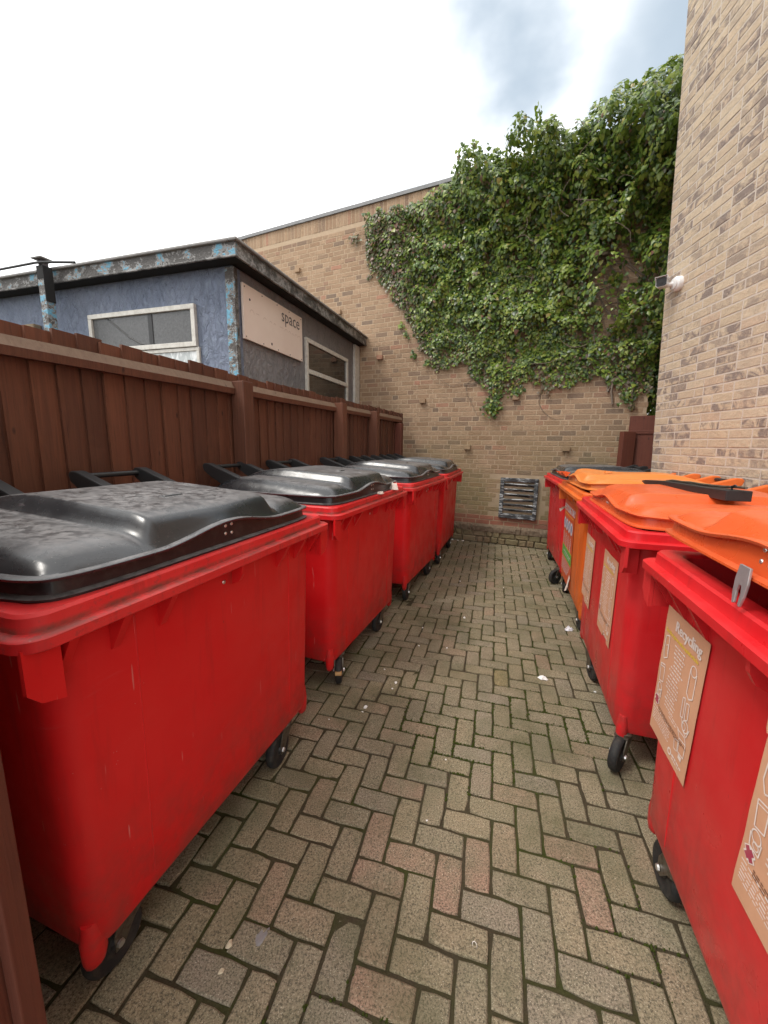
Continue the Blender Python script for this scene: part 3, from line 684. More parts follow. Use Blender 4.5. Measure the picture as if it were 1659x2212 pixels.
# broken masonry ledge at the far left of the blue face
m = MB(); rq = random.Random(2)
for y0, y1, z0, z1, o in ((2.72, 3.05, 2.70, 2.86, .10), (3.06, 3.6, 2.72, 2.84, .12), (2.66, 3.6, 2.58, 2.69, .07)): m.b2((-o, y0, z0), (-.001, y1, z1))
m.obj('broken_ledge', 'footing', ann, None, .015)
# sign board
sg = empty('sign_board', tuple(CBL + bu*.10), (0, 0, math.atan2(bu.y, bu.x)), label='pinkish sign board reading space on the grey stucco wall', category='sign')
sg.location.z = 2.615
m = MB(); m.b2((0, -.036, 0), (1.19, -.012, .53)); m.obj('board', 'sign', sg, None, .002)
def flat_text(txt, size, mat, x, z, y, parent, name, xs=1.0):
    V, F = text_mesh(txt, size, mat, xs); mb_ = MB(); mb_.add([(x+a_, y, z+b_) for a_, b_ in V], F); return link(name, mb_.mesh(name, mat, fix=False), parent)
flat_text('space', .205, 'letter', .70, .365, -.0385, sg, 'lettering', .93)
m = MB()
def arc(mb_, cx, cz, r_, a0, a1, wd, y, n=8):
    V = []
    for i in range(n+1):
        a = rad(a0+(a1-a0)*i/n)
        V += [(cx+(r_-wd/2)*math.cos(a), y, cz+(r_-wd/2)*math.sin(a)), (cx+(r_+wd/2)*math.cos(a), y, cz+(r_+wd/2)*math.sin(a))]
    mb_.add(V, [(2*i, 2*i+1, 2*i+3, 2*i+2) for i in range(n)])
for cx, cz, r_, a0, a1 in ((.14, .275, .035, 0, 180), (.37, .27, .028, 30, 170), (.48, .27, .022, 20, 160), (.56, .268, .022, 30, 160), (.80, .262, .03, 10, 170), (.88, .262, .026, 10, 170), (.955, .262, .02, 0, 180), (1.035, .262, .03, 0, 180), (1.11, .262, .03, -40, 160)): arc(m, cx, cz, r_, a0, a1, .008, -.0375)
m.b2((.21, -.0375, .292), (.265, -.037, .30)); m.b2((.665, -.0375, .283), (.74, -.037, .291))
m.obj('faded_lettering', 'ghost', sg)
for x, z, r_ in ((.03, .50, .007), (.33, .505, .007), (.62, .507, .007), (.88, .508, .007), (1.16, .505, .007), (.03, .025, .007), (.33, .02, .007), (.62, .02, .007), (.88, .02, .007), (1.16, .02, .007), (.11, .40, .013), (.49, .055, .015)):
    m = MB(); disc(m, (x, -.036, z), 0, (0, -1, 0), [(r_, 0), (r_*.9, .003)], 8); m.obj('screw', 'letter', sg)
# square post with a cap, in front of the blue face
PY = 2.17
pp = CBL + bl*PY - bu*.27
pt = empty('capped_post', tuple(pp), (0, 0, math.atan2(bu.y, bu.x)), label='peeling light blue post with a flat metal cap beside the blue annexe', category='post')
m = MB(); m.b2((-.045, -.045, 0), (.045, .045, 3.32)); m.obj('shaft', 'trim_blue', pt, None, .004)
m = MB(); m.b2((-.0475, -.055, 2.98), (.0475, -.0455, 3.33)); m.b2((-.0475, -.044, 3.2), (-.046, .044, 3.33)); m.obj('tar_patch', 'void', pt)
m = MB(); m.b2((-.03, -.03, 3.321), (.03, .03, 3.40)); m.obj('neck', 'letter', pt)
m = MB(); m.loft([[(-.07, -.07, 3.395), (.07, -.07, 3.395), (.07, .07, 3.395), (-.07, .07, 3.395)], [(-.075, -.075, 3.405), (.075, -.075, 3.405), (.075, .075, 3.405), (-.075, .075, 3.405)], [(-.02, -.02, 3.43), (.02, -.02, 3.43), (.02, .02, 3.43), (-.02, .02, 3.43)]], True, True, True); m.obj('cap', 'lead', pt)
m = MB(); m.tube([(-.03, -.5, 3.31), (-.05, -.06, 3.355), (-.05, .06, 3.36), (-.02, 1.0, 3.37), (0, 2.4, 3.40)], .012, 7)
cb = m.obj('overhead_cable', 'cable'); cb.location = tuple(pp); cb.rotation_euler = (0, 0, math.atan2(bu.y, bu.x)); cb['label'] = 'thick grey cable passing under the cap of the light blue post'; cb['category'] = 'cable'

# ================================================================== LEFT FENCE
FP = Vector((-1.40, 2.39, 0)); FY = 21.0
fu, fv = hd(FY)
fence = empty('timber_fence', tuple(FP), (0, 0, math.atan2(fu.y, fu.x)), label='dark brown close-boarded timber fence behind the left row of bins', category='fence')
# frame: x along the fence (away), -y towards the lane
rf2 = random.Random(21)
bm_ = []
for i in range(3):
    q = MB(); q.loft([[(-.064, -.004, 0), (.064, .002, 0), (.064, .007, 0), (-.064, .012, 0)], [(-.064, -.004, 1.0), (.064, .002, 1.0), (.064, .007, 1.0), (-.064, .012, 1.0)]], True, True, True)
    bm_.append(q.mesh('board', 'fence'))
x = -2.1
while x < 4.78:
    o = link('board', bm_[0], fence); ht = 2.075 + rf2.gauss(0, .007)
    o.location = (x, rf2.gauss(0, .0015), .03); o.scale = (rf2.uniform(1.0, 1.06), 1, ht-.03); o.rotation_euler = (0, rad(rf2.gauss(0, .10)), rad(rf2.gauss(4.6, .8)))
    x += .113
FPOST = [-1.12, .72, 2.30, 3.28]
for i, xp in enumerate(FPOST):
    q = MB(); q.b2((-.055, -.135, 0), (.055, -.022, 2.01 - (.0 if i < 3 else .01))); o = q.obj('post', 'fence', fence, None, .006); o.location = (xp, 0, 0); o.rotation_euler = (0, rad(rf2.gauss(0, .2)), 0)
q = MB(); q.b2((-.055, -.12, 0), (.055, -.01, 1.90)); o = q.obj('post', 'gate_wood', fence, None, .006); o.location = (4.36, 0, 0)
ends = [-2.1] + FPOST + [4.6]
for i in range(len(ends)-1):
    a, b = ends[i]+.057, ends[i+1]-.057
    q = MB(); n_ = 12; loops = []
    for j in range(n_+1):
        t = a+(b-a)*j/n_; wv = .003*mnoise.noise(Vector((t*2, i, 0)))
        loops.append([(t, -.018, 1.918+wv), (t, -.058, 1.918+wv), (t, -.062, 1.957+wv), (t, -.034, 2.005+wv), (t, -.018, 2.005+wv)])
    q.loft(loops, True, True, True); ro = q.obj('rail', 'fence', fence, 25); ro.data.materials.append(MAT['fence_rail'])
    for pg in ro.data.polygons:
        if pg.normal.z > .3: pg.material_index = 1
    q = MB(); q.b2((a, -.06, .40), (b, -.018, .48)); q.obj('rail', 'fence', fence)

# near gate post at the left edge of the picture
q = MB(); q.b2((-.765, .50, 0), (-.676, .60, 2.05)); np_ = q.obj('gate_post', 'gate_wood', None, None, .005, label='brown timber gate post in the bottom left corner of the photo', category='post')
q = MB(); q.b2((-.675, .555, 0), (-.655, .598, 2.0)); q.obj('stop_batten', 'gate_wood', np_, None, .003)

for i in range(12):      # unseen boarding from post to fence, added to shade the nearest bin's end
    q = MB(); q.b2((i*.115, -.01, .02), (i*.115+.113, .01, 2.05)); o = q.obj('board', 'fence', np_); o.location = (-.80, .56, 0); o.rotation_euler = (0, 0, rad(160))

# right-hand brown fence in the far corner
gp = empty('corner_fence', (3.31, 5.43, 0), (0, 0, 0), label='short red-brown timber fence between the tan wall and the buff building', category='fence')
q = MB(); q.b2((-.11, -.05, 0), (.055, .05, 1.78)); q.obj('post', 'gate_wood', gp, None, .005)
gdir = Vector((.80, -.55, 0)).normalized(); ga = math.atan2(gdir.y, gdir.x)
bmesh_ = MB(); bmesh_.b2((-.058, -.008, 0), (.058, .008, 1.70)); BMG = bmesh_.mesh('board', 'gate_wood')
for i in range(9):
    o = link('board', BMG, gp, .002); P = Vector((-.02, .07, .08)) + gdir*(.02+i*.115); o.location = P; o.rotation_euler = (0, 0, ga)
for z0, z1, o_ in ((1.78, 1.99, -.012), (1.75, 1.80, -.035)):
    q = MB(); q.b2((0, o_-.008, z0), (1.0, .02, z1)); o = q.obj('rail', 'gate_wood', gp, None, .004); o.location = Vector((.02, .07, 0)); o.rotation_euler = (0, 0, ga)

# ================================================================== WHEELED BINS
CACHE = {}
def cached(key, fn):
    if key not in CACHE: CACHE[key] = fn()
    return CACHE[key]
def yf(z): return .072 + (1.15-z)*.021            # front face of the tub at height z
ZB = .172
def tub_mesh(mat):
    m = MB(); L = []
    def lp(z, hx, y0, y1, rd): return rr(-hx, hx, y0, y1, rd, z, 5)
    prof = [(ZB+.05, .44, .22, .84, .05), (ZB+.004, .548, yf(.2)+.030, .935, .055), (ZB+.018, .570, yf(.2)+.008, .955, .06), (ZB+.05, .580, yf(.25), .965, .07), (.45, .586, yf(.45), .975, .07), (.75, .594, yf(.75), .99, .07), (1.0, .599, yf(1.0), 1.003, .07), (1.155, .605, yf(1.155), 1.01, .07)]
    L = [lp(*q) for q in prof]
    inner = [(1.155, .585, .085, .985, .06), (.6, .56, .10, .96, .06), (.24, .53, .12, .94, .06)]
    m.loft(L, True, True, False); m.loft([lp(*q) for q in inner], True, False, True)
    return m.mesh('tub', mat, 35)
def rim_mesh(mat):
    m = MB()
    def lp(z, hx, y0, y1, rd): return rr(-hx, hx, y0, y1, rd, z, 6)
    prof = [(1.158, .600, .060, 1.00, .07), (1.146, .625, .045, 1.03, .07), (1.137, .672, .002, 1.06, .055), (1.141, .680, -.004, 1.066, .06), (1.165, .680, -.004, 1.066, .06), (1.169, .676, .001, 1.062, .06), (1.170, .655, .026, 1.040, .055),
            (1.175, .654, .027, 1.039, .055), (1.202, .652, .029, 1.038, .055), (1.209, .645, .036, 1.032, .05), (1.207, .600, .088, .99, .05), (1.198, .590, .092, .98, .05), (1.14, .588, .094, .975, .05)]
    m.loft([lp(*q) for q in prof], True, False, False)
    return m.mesh('rim', mat, 40)
def lid_mesh(mat, warp=0., seed=0, lob=1.0, dome=.052, crest=.042):
    X0, Y0, Y1 = .590, .072, 1.01
    cy = (Y0+Y1)/2; hy = (Y1-Y0)/2
    us = sorted(set([round(q, 4) for q in list(np.linspace(-1, 1, 33)) + [sg_*(.295+t)/X0 for sg_ in (-1, 1) for t in (-.04, -.03, -.022, -.014, -.006, .002, .010, .018, .026, .036)] + [sg_*(1-e) for sg_ in (-1, 1) for e in (.012, .03, .055, .09, .14)]]))
    vs = [-1, -.985, -.965, -.94, -.91, -.87, -.82, -.76, -.68, -.58, -.45, -.3, -.15, 0, .15, .3, .45, .58, .68, .76, .83, .89, .94, .975, 1]
    def wob(x, y): return warp*mnoise.noise(Vector((x*3+seed, y*3, seed*1.7))) if warp else 0
    def mp_(u, v):
        k_ = 1-.055*abs(u)**7*abs(v)**7
        return X0*u*k_, cy+hy*v*k_
    def zf(x, y):
        c = .5+.5*math.cos(math.pi*min(1, abs(x)/.31)); front = 1-sst(.05, .5, y-.1)
        return 1.264 + .037*lob*c*front + wob(x, y)*.6
    def Rf(t): t = min(1, max(0, t)); return 1-(1-t)**2.4
    def ztop(u, v):
        x, y = mp_(u, v); dx = X0*(1-abs(u)); dy = hy*(1+v); db = hy*(1-v)
        r_ = Rf(dx/.11)*Rf(dy/.13)*Rf(db/.20)
        lobe = 1-sst(.268, .318, abs(x)); lz = .046*lob*lobe*(1-.7*sst(.62, .98, y))
        valley = -.010*lob*math.exp(-((abs(x)-.328)/.016)**2)*Rf(dy/.12)*(1-sst(.6, .95, y))
        cr_ = crest*sst(0, 1, (y-Y0)/.62)*(1-.5*sst(.75, 1.0, y))
        e = sst(0, 1, min(dx, dy, db)/.045)
        return zf(x, y)*(1-e) + e*(1.264+lz+wob(x, y)) + dome*r_ + valley + cr_*r_
    m = MB(); nu, nv = len(us), len(vs)
    for v in vs:
        for u in us: m.v.append((*mp_(u, v), ztop(u, v)))
    for b in range(nv-1):
        for a in range(nu-1): m.f.append((b*nu+a, b*nu+a+1, (b+1)*nu+a+1, (b+1)*nu+a))
    ring = [(a, 0) for a in range(nu)] + [(nu-1, b) for b in range(1, nv)] + [(a, nv-1) for a in range(nu-2, -1, -1)] + [(0, b) for b in range(nv-2, 0, -1)]
    per = []
    for a, b in ring:
        u, v = us[a], vs[b]; x, y = mp_(u, v); n_ = Vector((abs(u)**24*(1 if u > 0 else -1), abs(v)**24*(1 if v > 0 else -1)))
        n_ = n_.normalized() if n_.length > 0 else Vector((0, 1)); per.append((x, y, n_))
    loops = []
    for o, fz in ((.0, lambda z: z), (.018, lambda z: z+.001), (.024, lambda z: z-.003), (.020, lambda z: z-.010), (.0, lambda z: z-.012), (.004, lambda z: 1.219), (.022, lambda z: 1.214), (.022, lambda z: 1.208), (-.02, lambda z: 1.208)):
        loops.append([(x+n_.x*o, y+n_.y*o, fz(zf(x, y))) for x, y, n_ in per])
    m.loft(loops, True)
    me = m.mesh('lid', mat, None, fix=False)
    b_ = bmesh.new(); b_.from_mesh(me); bmesh.ops.remove_doubles(b_, verts=b_.verts, dist=.0004); bmesh.ops.recalc_face_normals(b_, faces=b_.faces); b_.to_mesh(me); b_.free()
    me.polygons.foreach_set('use_smooth', [True]*len(me.polygons)); me.set_sharp_from_angle(angle=rad(38))
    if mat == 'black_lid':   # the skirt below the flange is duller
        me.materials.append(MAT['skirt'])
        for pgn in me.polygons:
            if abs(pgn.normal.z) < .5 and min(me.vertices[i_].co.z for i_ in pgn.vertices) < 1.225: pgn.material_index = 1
    return me
def gusset_mesh(mat):
    m = MB(); d = .011
    m.prism([(.004, 1.146), (.078, 1.146), (.082, 1.03), (.068, 1.036)], 0, -d, d)
    return m.mesh('gusset', mat)
def plate_mesh(mat):
    m = MB(); m.prism([(-.012, 1.148), (.060, 1.148), (.060, 1.05), (.035, 1.02), (-.012, 1.005)], 1, .020, .032); m.b2((-.012, .033, 1.01), (-.002, .09, 1.147))
    return m.mesh('corner_plate', mat)
def foot_mesh(mat):
    m = MB(); loops = []
    for z, s_ in ((.30, .75), (.24, 1), (.185, .95), (.160, .75), (.150, .4)):
        loops.append([(.034*s_*math.cos(2*math.pi*j/12), .026*s_*math.sin(2*math.pi*j/12), z) for j in range(12)])
    m.loft(loops, True, True, True); return m.mesh('foot', mat, 40)
def wheel_parts():
    def tyre():
        m = MB(); disc(m, (0, 0, 0), 0, (0, 1, 0), [(.066, -.020), (.088, -.024), (.0965, -.018), (.100, -.008), (.100, .008), (.0965, .018), (.088, .024), (.066, .020)], 28); return m.mesh('tyre', 'rubber', 40)
    def hub():
        m = MB(); disc(m, (0, 0, 0), 0, (0, 1, 0), [(.020, -.030), (.024, -.022), (.056, -.014), (.0668, -.018), (.0668, .018), (.056, .014), (.024, .022), (.020, .030)], 24); return m.mesh('wheel_hub', 'hub', 40)
    def bolt():
        m = MB(); disc(m, (0, 0, 0), 0, (0, 1, 0), [(.012, -.044), (.014, -.036), (.008, -.034), (.008, .034), (.014, .036), (.012, .044)], 8); return m.mesh('axle_bolt', 'rivet', 40)
    def fork():
        m = MB()
        for s_ in (-1, 1):
            m.prism([(-.045, .195), (.045, .195), (.075, .14), (.075, .075), (.045, .075), (.0, .135), (-.045, .165)], 1, s_*.031-.003, s_*.031+.003)
        m.b2((-.05, -.036, .1951), (.05, .036, .203)); disc(m, (0, 0, .203), 0, (0, 0, 1), [(.045, 0), (.045, .012), (.03, .02)], 14)
        return m.mesh('caster', 'zinc', 40)
    return tyre(), hub(), bolt(), fork()
WH = wheel_parts()
def caster(root, x, y, ang, brake=False):
    c = link('caster', WH[3], root); c.location = (x, y, 0); c.rotation_euler = (0, 0, rad(ang)); c.scale = (.86, .86, .86)
    for me, nm in zip(WH[:3], ('tyre', 'wheel_hub', 'axle_bolt')):
        o = link(nm, me, c); o.location = (.06, 0, .1)
    if brake:
        m = MB(); m.b2((.12, -.025, .118), (.175, .025, .138)); m.obj('brake_pedal', 'ochre', c, None, .004)
def handle(root, x, colarm, w_=.165, dz=0.):
    def arm():
        m = MB(); m.prism([(.80, 1.335), (.86, 1.358), (1.055, 1.425), (1.09, 1.425), (1.105, 1.41), (1.095, 1.375), (1.03, 1.33), (.93, 1.28), (.84, 1.29)], 0, -.026, .026); return m.mesh('handle', colarm)
    def bar():
        m = MB(); m.tube([(-w_, 1.068, 1.398), (w_, 1.068, 1.398)], .0135, 12); return m.mesh('grip_bar', 'hub', 40)
    e = None
    for s_ in (-1, 1):
        o = link('handle', cached(('arm', colarm), arm), root, .006); o.location = (x+s_*w_, 0, dz)
        if e is None: e = link('grip_bar', cached(('bar', w_), bar), o); e.location = (w_, 0, 0)
def rivet(parent, x, y, z, ax=(0, -1, 0), rr3=.008, nm='rivet'):
    def mk():
        m = MB(); disc(m, (0, 0, 0), 0, (0, -1, 0), [(1, 0), (.9, .25), (.5, .45)], 10); return m.mesh('rivet', 'rivet', 50)
    o = link(nm, cached('rivet', mk), parent); o.location = (x, y, z); o.scale = (rr3, rr3, rr3); return o
def make_bin(label, far, yaw, side, body='red', rim='red_rim', lid='black_lid', tip=0., warp=0., seed=0, casters=None, group=None, sag=0., lidshift=(0, 0, 0), brake=False, flat=False):
    u, v = hd(yaw); far = Vector((far[0], far[1], 0)); ctr = far-u*.68
    X = u if side == 'L' else -u
    root = empty('wheeled_bin', tuple(ctr), (0, 0, math.atan2(X.y, X.x)), label=label, category='wheeled bin', group=group)
    link('tub', cached(('tub', body), lambda: tub_mesh(body)), root)
    rm = link('rim', cached(('rim', rim), lambda: rim_mesh(rim)), root)
    for x in (-.575, -.445, -.30, .30, .445, .575):
        o = link('gusset', cached(('gus', body), lambda: gusset_mesh(body)), root); o.location = (x, 0, 0)
    for s_ in (-1, 1):
        o = link('corner_plate', cached(('plate', body), lambda: plate_mesh(body)), root); o.location = (s_*.612, 0, 0); o.scale = (s_, 1, 1)
        for yy in (yf(.2)+.034, .92):
            o = link('foot', cached(('foot', body), lambda: foot_mesh(body)), root); o.location = (s_*.556, yy, -.022)
        # trunnion pin on each end
        def tr():
            m = MB(); disc(m, (0, 0, 0), 0, (1, 0, 0), [(.03, -.04), (.03, .035), (.036, .035), (.036, .045)], 14); return m.mesh('trunnion', 'hub', 40)
        o = link('trunnion', cached('trun', tr), root); o.location = (s_*.662, .52, 1.115); o.scale = (s_, 1, 1)
        # raised vertical edge of the front panel
        def seam():
            m = MB(); m.add([(-.007, yf(1.1)+.004, 1.10), (.0, yf(1.1)-.0025, 1.10), (.007, yf(1.1)+.004, 1.10), (-.007, yf(.24)+.004, .24), (.0, yf(.24)-.0025, .24), (.007, yf(.24)+.004, .24)], [(0, 1, 4, 3), (1, 2, 5, 4)]); return m.mesh('moulded_ridge', body)
        o = link('moulded_ridge', cached(('seam', body), seam), root); o.location = (s_*.385, 0, 0)
    # lock socket and its rivets
    def lock():
        m = MB(); m.prism([(.012, 1.142), (.058, 1.142), (.060, 1.06), (.030, 1.075), (.016, 1.10)], 0, -.008, .008); return m.mesh('lock_catch', body)
    link('lock_catch', cached(('lock', body), lock), root)
    rivet(root, -.035, yf(1.075)-.001, 1.075); rivet(root, .035, yf(1.085)-.001, 1.085)
    L = link('lid', cached(('lid', lid, warp, seed, flat), lambda: lid_mesh(lid, warp, seed, *((.85, .038, .012) if flat else (1.0, .050, .030)))), root)
    if tip or sag or any(lidshift):
        h_ = Vector((0, 1.03, 1.24)); L.matrix_local = Matrix.Translation(h_+Vector(lidshift)) @ Matrix.Rotation(rad(-tip), 4, 'X') @ Matrix.Rotation(rad(sag), 4, 'Y') @ Matrix.Translation(-h_)
    for dx, dz in ((-.016, -.013), (.016, -.015), (-.014, .015), (.017, .017)): rivet(L, dx, .0705, 1.262+dz, rr3=.0065)
    # moulded wedge on the lid top
    def wedge():
        m = MB(); m.loft([[(-.05, .30, 1.405), (.05, .30, 1.405), (.05, .36, 1.411), (-.05, .36, 1.411)], [(-.038, .312, 1.425), (.038, .312, 1.425), (.045, .352, 1.421), (-.045, .352, 1.421)]], True, True, True); return m.mesh('moulded_wedge', lid)
    wo_ = link('moulded_wedge', cached(('wedge', lid), wedge), L, .004); wo_.location.z = -.049 if not flat else -.078
    hc = 'hub' if lid == 'black_lid' else 'orange_body'
    handle(L if tip else root, -.34, hc, dz=-.075 if flat else 0); handle(L if tip else root, .34, hc, dz=-.075 if flat else 0)
    cs = casters or ((-.46, .17, -100), (.45, .16, -60), (-.46, .86, 60), (.46, .86, 120))
    for i, (x, y, a) in enumerate(cs): caster(root, x, y, a, brake=(i == 0 and brake))
    return root, L
BG = 'wheeled bins standing along the alley'
L1, _ = make_bin('nearest wheeled bin of the left row, red with a dusty black lid', (-.273, 2.0), 18.6, 'L', casters=((-.43, .165, 178), (.383, .135, 184), (-.46, .86, 60), (.46, .86, 120)), group=BG)
L2, _ = make_bin('second red black-lidded bin of the left row, white scraps caught on its rim', (.215, 3.44), 20.4, 'L', casters=((-.42, .13, 205), (.36, .135, 178), (-.46, .86, 60), (.46, .86, 120)), group=BG, brake=True)
L3, _ = make_bin('third red bin with black lid in the left row', (.785, 4.87), 21.5, 'L', casters=((-.44, .135, 185), (.42, .135, 172), (-.46, .86, 60), (.46, .86, 120)), group=BG)
L4, _ = make_bin('last red bin of the left row, against the tan brick wall', (1.235, 6.17), 18.6, 'L', casters=((-.45, .135, 182), (.42, .135, 176), (-.46, .86, 60), (.46, .86, 120)), group=BG)
R1, R1L = make_bin('nearest red bin on the right with its orange lid propped ajar', (.962, 1.43), 16.6, 'R', 'red_right', 'red_right', 'orange_lid', tip=4.4, lidshift=(-.075, -.02, 0), casters=((-.40, .145, 183), (.48, .145, 0), (-.46, .86, 60), (.46, .86, 120)), group=BG, flat=True)
R2, R2L = make_bin('red bin with a closed orange lid and two paper posters on the right', (1.452, 2.955), 17.9, 'R', 'red_right', 'red_right', 'orange_lid', warp=.014, seed=3, sag=-.5, casters=((-.27, .135, 8), (.55, .140, -32), (-.46, .86, 60), (.46, .86, 120)), group=BG, flat=True)
R3, R3L = make_bin('orange bin with a battered pale orange lid and recycling poster', (1.915, 4.34), 17.0, 'R', 'orange_body', 'orange_body', 'pale_orange_lid', warp=.035, seed=8, sag=-1.0, tip=.8, casters=((-.44, .13, 170), (.40, .14, 5), (-.46, .86, 60), (.46, .86, 120)), group=BG, flat=True)
R4, R4L = make_bin('farthest bin of the right row, red with a black lid', (2.25, 5.57), 15.0, 'R', 'red_right', 'red_right', 'black_lid', casters=((-.45, .14, 178), (.52, .10, -52), (-.46, .86, 60), (.46, .86, 120)), group=BG, flat=True)

# latch fork hanging from the propped lid
m = MB(); fp = [(-.028, 1.262), (-.034, 1.215), (-.030, 1.175), (-.020, 1.145), (-.010, 1.15), (-.012, 1.185), (-.006, 1.205), (.006, 1.205), (.012, 1.185), (.010, 1.15), (.020, 1.145), (.030, 1.175), (.034, 1.215), (.028, 1.262)]
m.prism([(a_*.72-.01, 1.235+(b_-1.262)*.80) for a_, b_ in fp], 1, .040, .046); lf = m.obj('latch_fork', 'galv', R1L, None, .0015)
# long black trim strip with a thin rod lying on the back of the orange lid
def top_on(bin_, x, y, z): return bin_.matrix_world @ Vector((x, y, z))
bpy.context.view_layer.update()
stp = empty('trim_strip', label='long black plastic strip with a thin metal rod lying across the back of the orange lid', category='trim strip')
stp.matrix_world = R2.matrix_world @ Matrix.Translation((-.02, .47, 1.341)) @ Matrix.Rotation(rad(-1.0), 4, 'Y') @ Matrix.Rotation(rad(5), 4, 'Z')
m = MB(); m.loft([[(x, y0, z0), (x, y1, z0), (x, y1, z1), (x, y0, z1)] for x, y0, y1, z0, z1 in ((-.62, -.012, .012, .004, .010), (-.50, -.04, .035, -.006, .022), (-.2, -.05, .05, -.008, .034), (.25, -.05, .05, -.010, .034), (.43, -.052, .05, -.012, .036))], True, True, True); m.obj('strip', 'cable', stp, None, .004)
m = MB(); m.tube([(-.30, .01, .030), (-.2, .0, .040), (-.1, .01, .038), (.0, .0, .043), (.1, .005, .040), (.3, .0, .044), (.40, .005, .050), (.47, .0, .052)], .006, 8); m.obj('rod', 'zinc', stp, 50)
m = MB(); m.tube([(.37, .0, .036), (.375, -.005, .052), (.39, .0, .058), (.41, .005, .048)], .004, 6); m.obj('clip', 'hub', stp)
# torn orange edge of the battered lid
m = MB(); rt3 = random.Random(4)
for i in range(7):
    x = -.56+i*.055; m.add([(x, .0, 1.27), (x+.05, .01, 1.265), (x+.06+rt3.uniform(-.02, .02), -.03-rt3.random()*.03, 1.285+rt3.random()*.03), (x+.01, -.02-rt3.random()*.02, 1.29+rt3.random()*.02), (x+.03, .05, 1.31)], [(0, 1, 2, 3), (0, 3, 4), (1, 4, 2), (2, 4, 3)])
m.obj('torn_edge', 'orange_lid', R3L)

# ------------------------------------------------------------------ posters on the right-hand bins
class Sheet:
    def __init__(s, root, x0, zt, w_, h_, mat, name='poster', skew=0., rip=None, seed=0, label=None):
        s.x0, s.zt, s.w, s.h, s.skew, s.seed = x0, zt, w_, h_, skew, seed
        m = MB(); nx_, nz_ = 14, 22
        for j in range(nz_+1):
            for i in range(nx_+1): m.v.append(s.P(i/nx_, j/nz_, .0025))
        for j in range(nz_):
            for i in range(nx_):
                if rip and rip(i/nx_, j/nz_): continue
                m.f.append((j*(nx_+1)+i, j*(nx_+1)+i+1, (j+1)*(nx_+1)+i+1, (j+1)*(nx_+1)+i))
        s.o = link(name, m.mesh(name, mat, 180, fix=False), root)
        if label: s.o['label'] = label
        s.layers = {}
    def P(s, u, v, e):
        z = s.zt - v*s.h; x = s.x0 + u*s.w + s.skew*v
        rip_ = .0018*mnoise.noise(Vector((u*3+s.seed, v*5, s.seed)))
        return (x, yf(z)-e-.0018+rip_, z)
    def L(s, mat):
        if mat not in s.layers: s.layers[mat] = MB()
        return s.layers[mat]
    def quad(s, mat, u0, v0, u1, v1, e=.004):
        n_ = max(1, int(abs(u1-u0)*10)); V = []
        for i in range(n_+1):
            u = u0+(u1-u0)*i/n_; V += [s.P(u, v0, e), s.P(u, v1, e)]
        s.L(mat).add(V, [(2*i, 2*i+1, 2*i+3, 2*i+2) for i in range(n_)])
    def stroke(s, mat, pts, wd=.003, closed=False, e=.004):
        wd *= 1.45; pts = [Vector((a*s.w, b*s.h)) for a, b in pts]
        if closed: pts = pts+[pts[0]]
        for a, b in zip(pts[:-1], pts[1:]):
            d = (b-a)
            if d.length < 1e-6: continue
            n_ = Vector((-d.y, d.x)).normalized()*wd/2
            s.L(mat).add([s.P(q.x/s.w, q.y/s.h, e) for q in (a-n_, b-n_, b+n_, a+n_)], [(0, 1, 2, 3)])
    def circ(s, mat, u, v, ru_, wd=.003, n=14, asp=None, fill=False, e=.004):
        k_ = s.w/s.h if asp is None else asp
        pts = [(u+ru_*math.cos(2*math.pi*i/n), v+ru_*k_*math.sin(2*math.pi*i/n)) for i in range(n)]
        if fill: s.L(mat).add([s.P(a, b, e) for a, b in pts], [tuple(range(n))])
        else: s.stroke(mat, pts, wd, True, e)
    def text(s, mat, txt, u, v, size, xs=1.0, bold=False):
        V, F = text_mesh(txt, size, mat, xs)
        for dx in ((0, .0022, -.0022) if bold else (0,)): s.L(mat).add([s.P(u+(a+dx)/s.w, v-b/s.h, .0042+abs(dx)*.05) for a, b in V], F)
    def words(s, mat, u0, u1, v, hgt, rg, e=.004):
        u = u0
        while u < u1:
            l = rg.uniform(.02, .07); s.quad(mat, u, v, min(u1, u+l), v+hgt*rg.uniform(.7, 1.1), e); u += l+.012
    def done(s):
        for mt, mb_ in s.layers.items(): link('print_'+mt.replace('ink_', ''), mb_.mesh('print', mt, fix=False), s.o, kind='stuff')
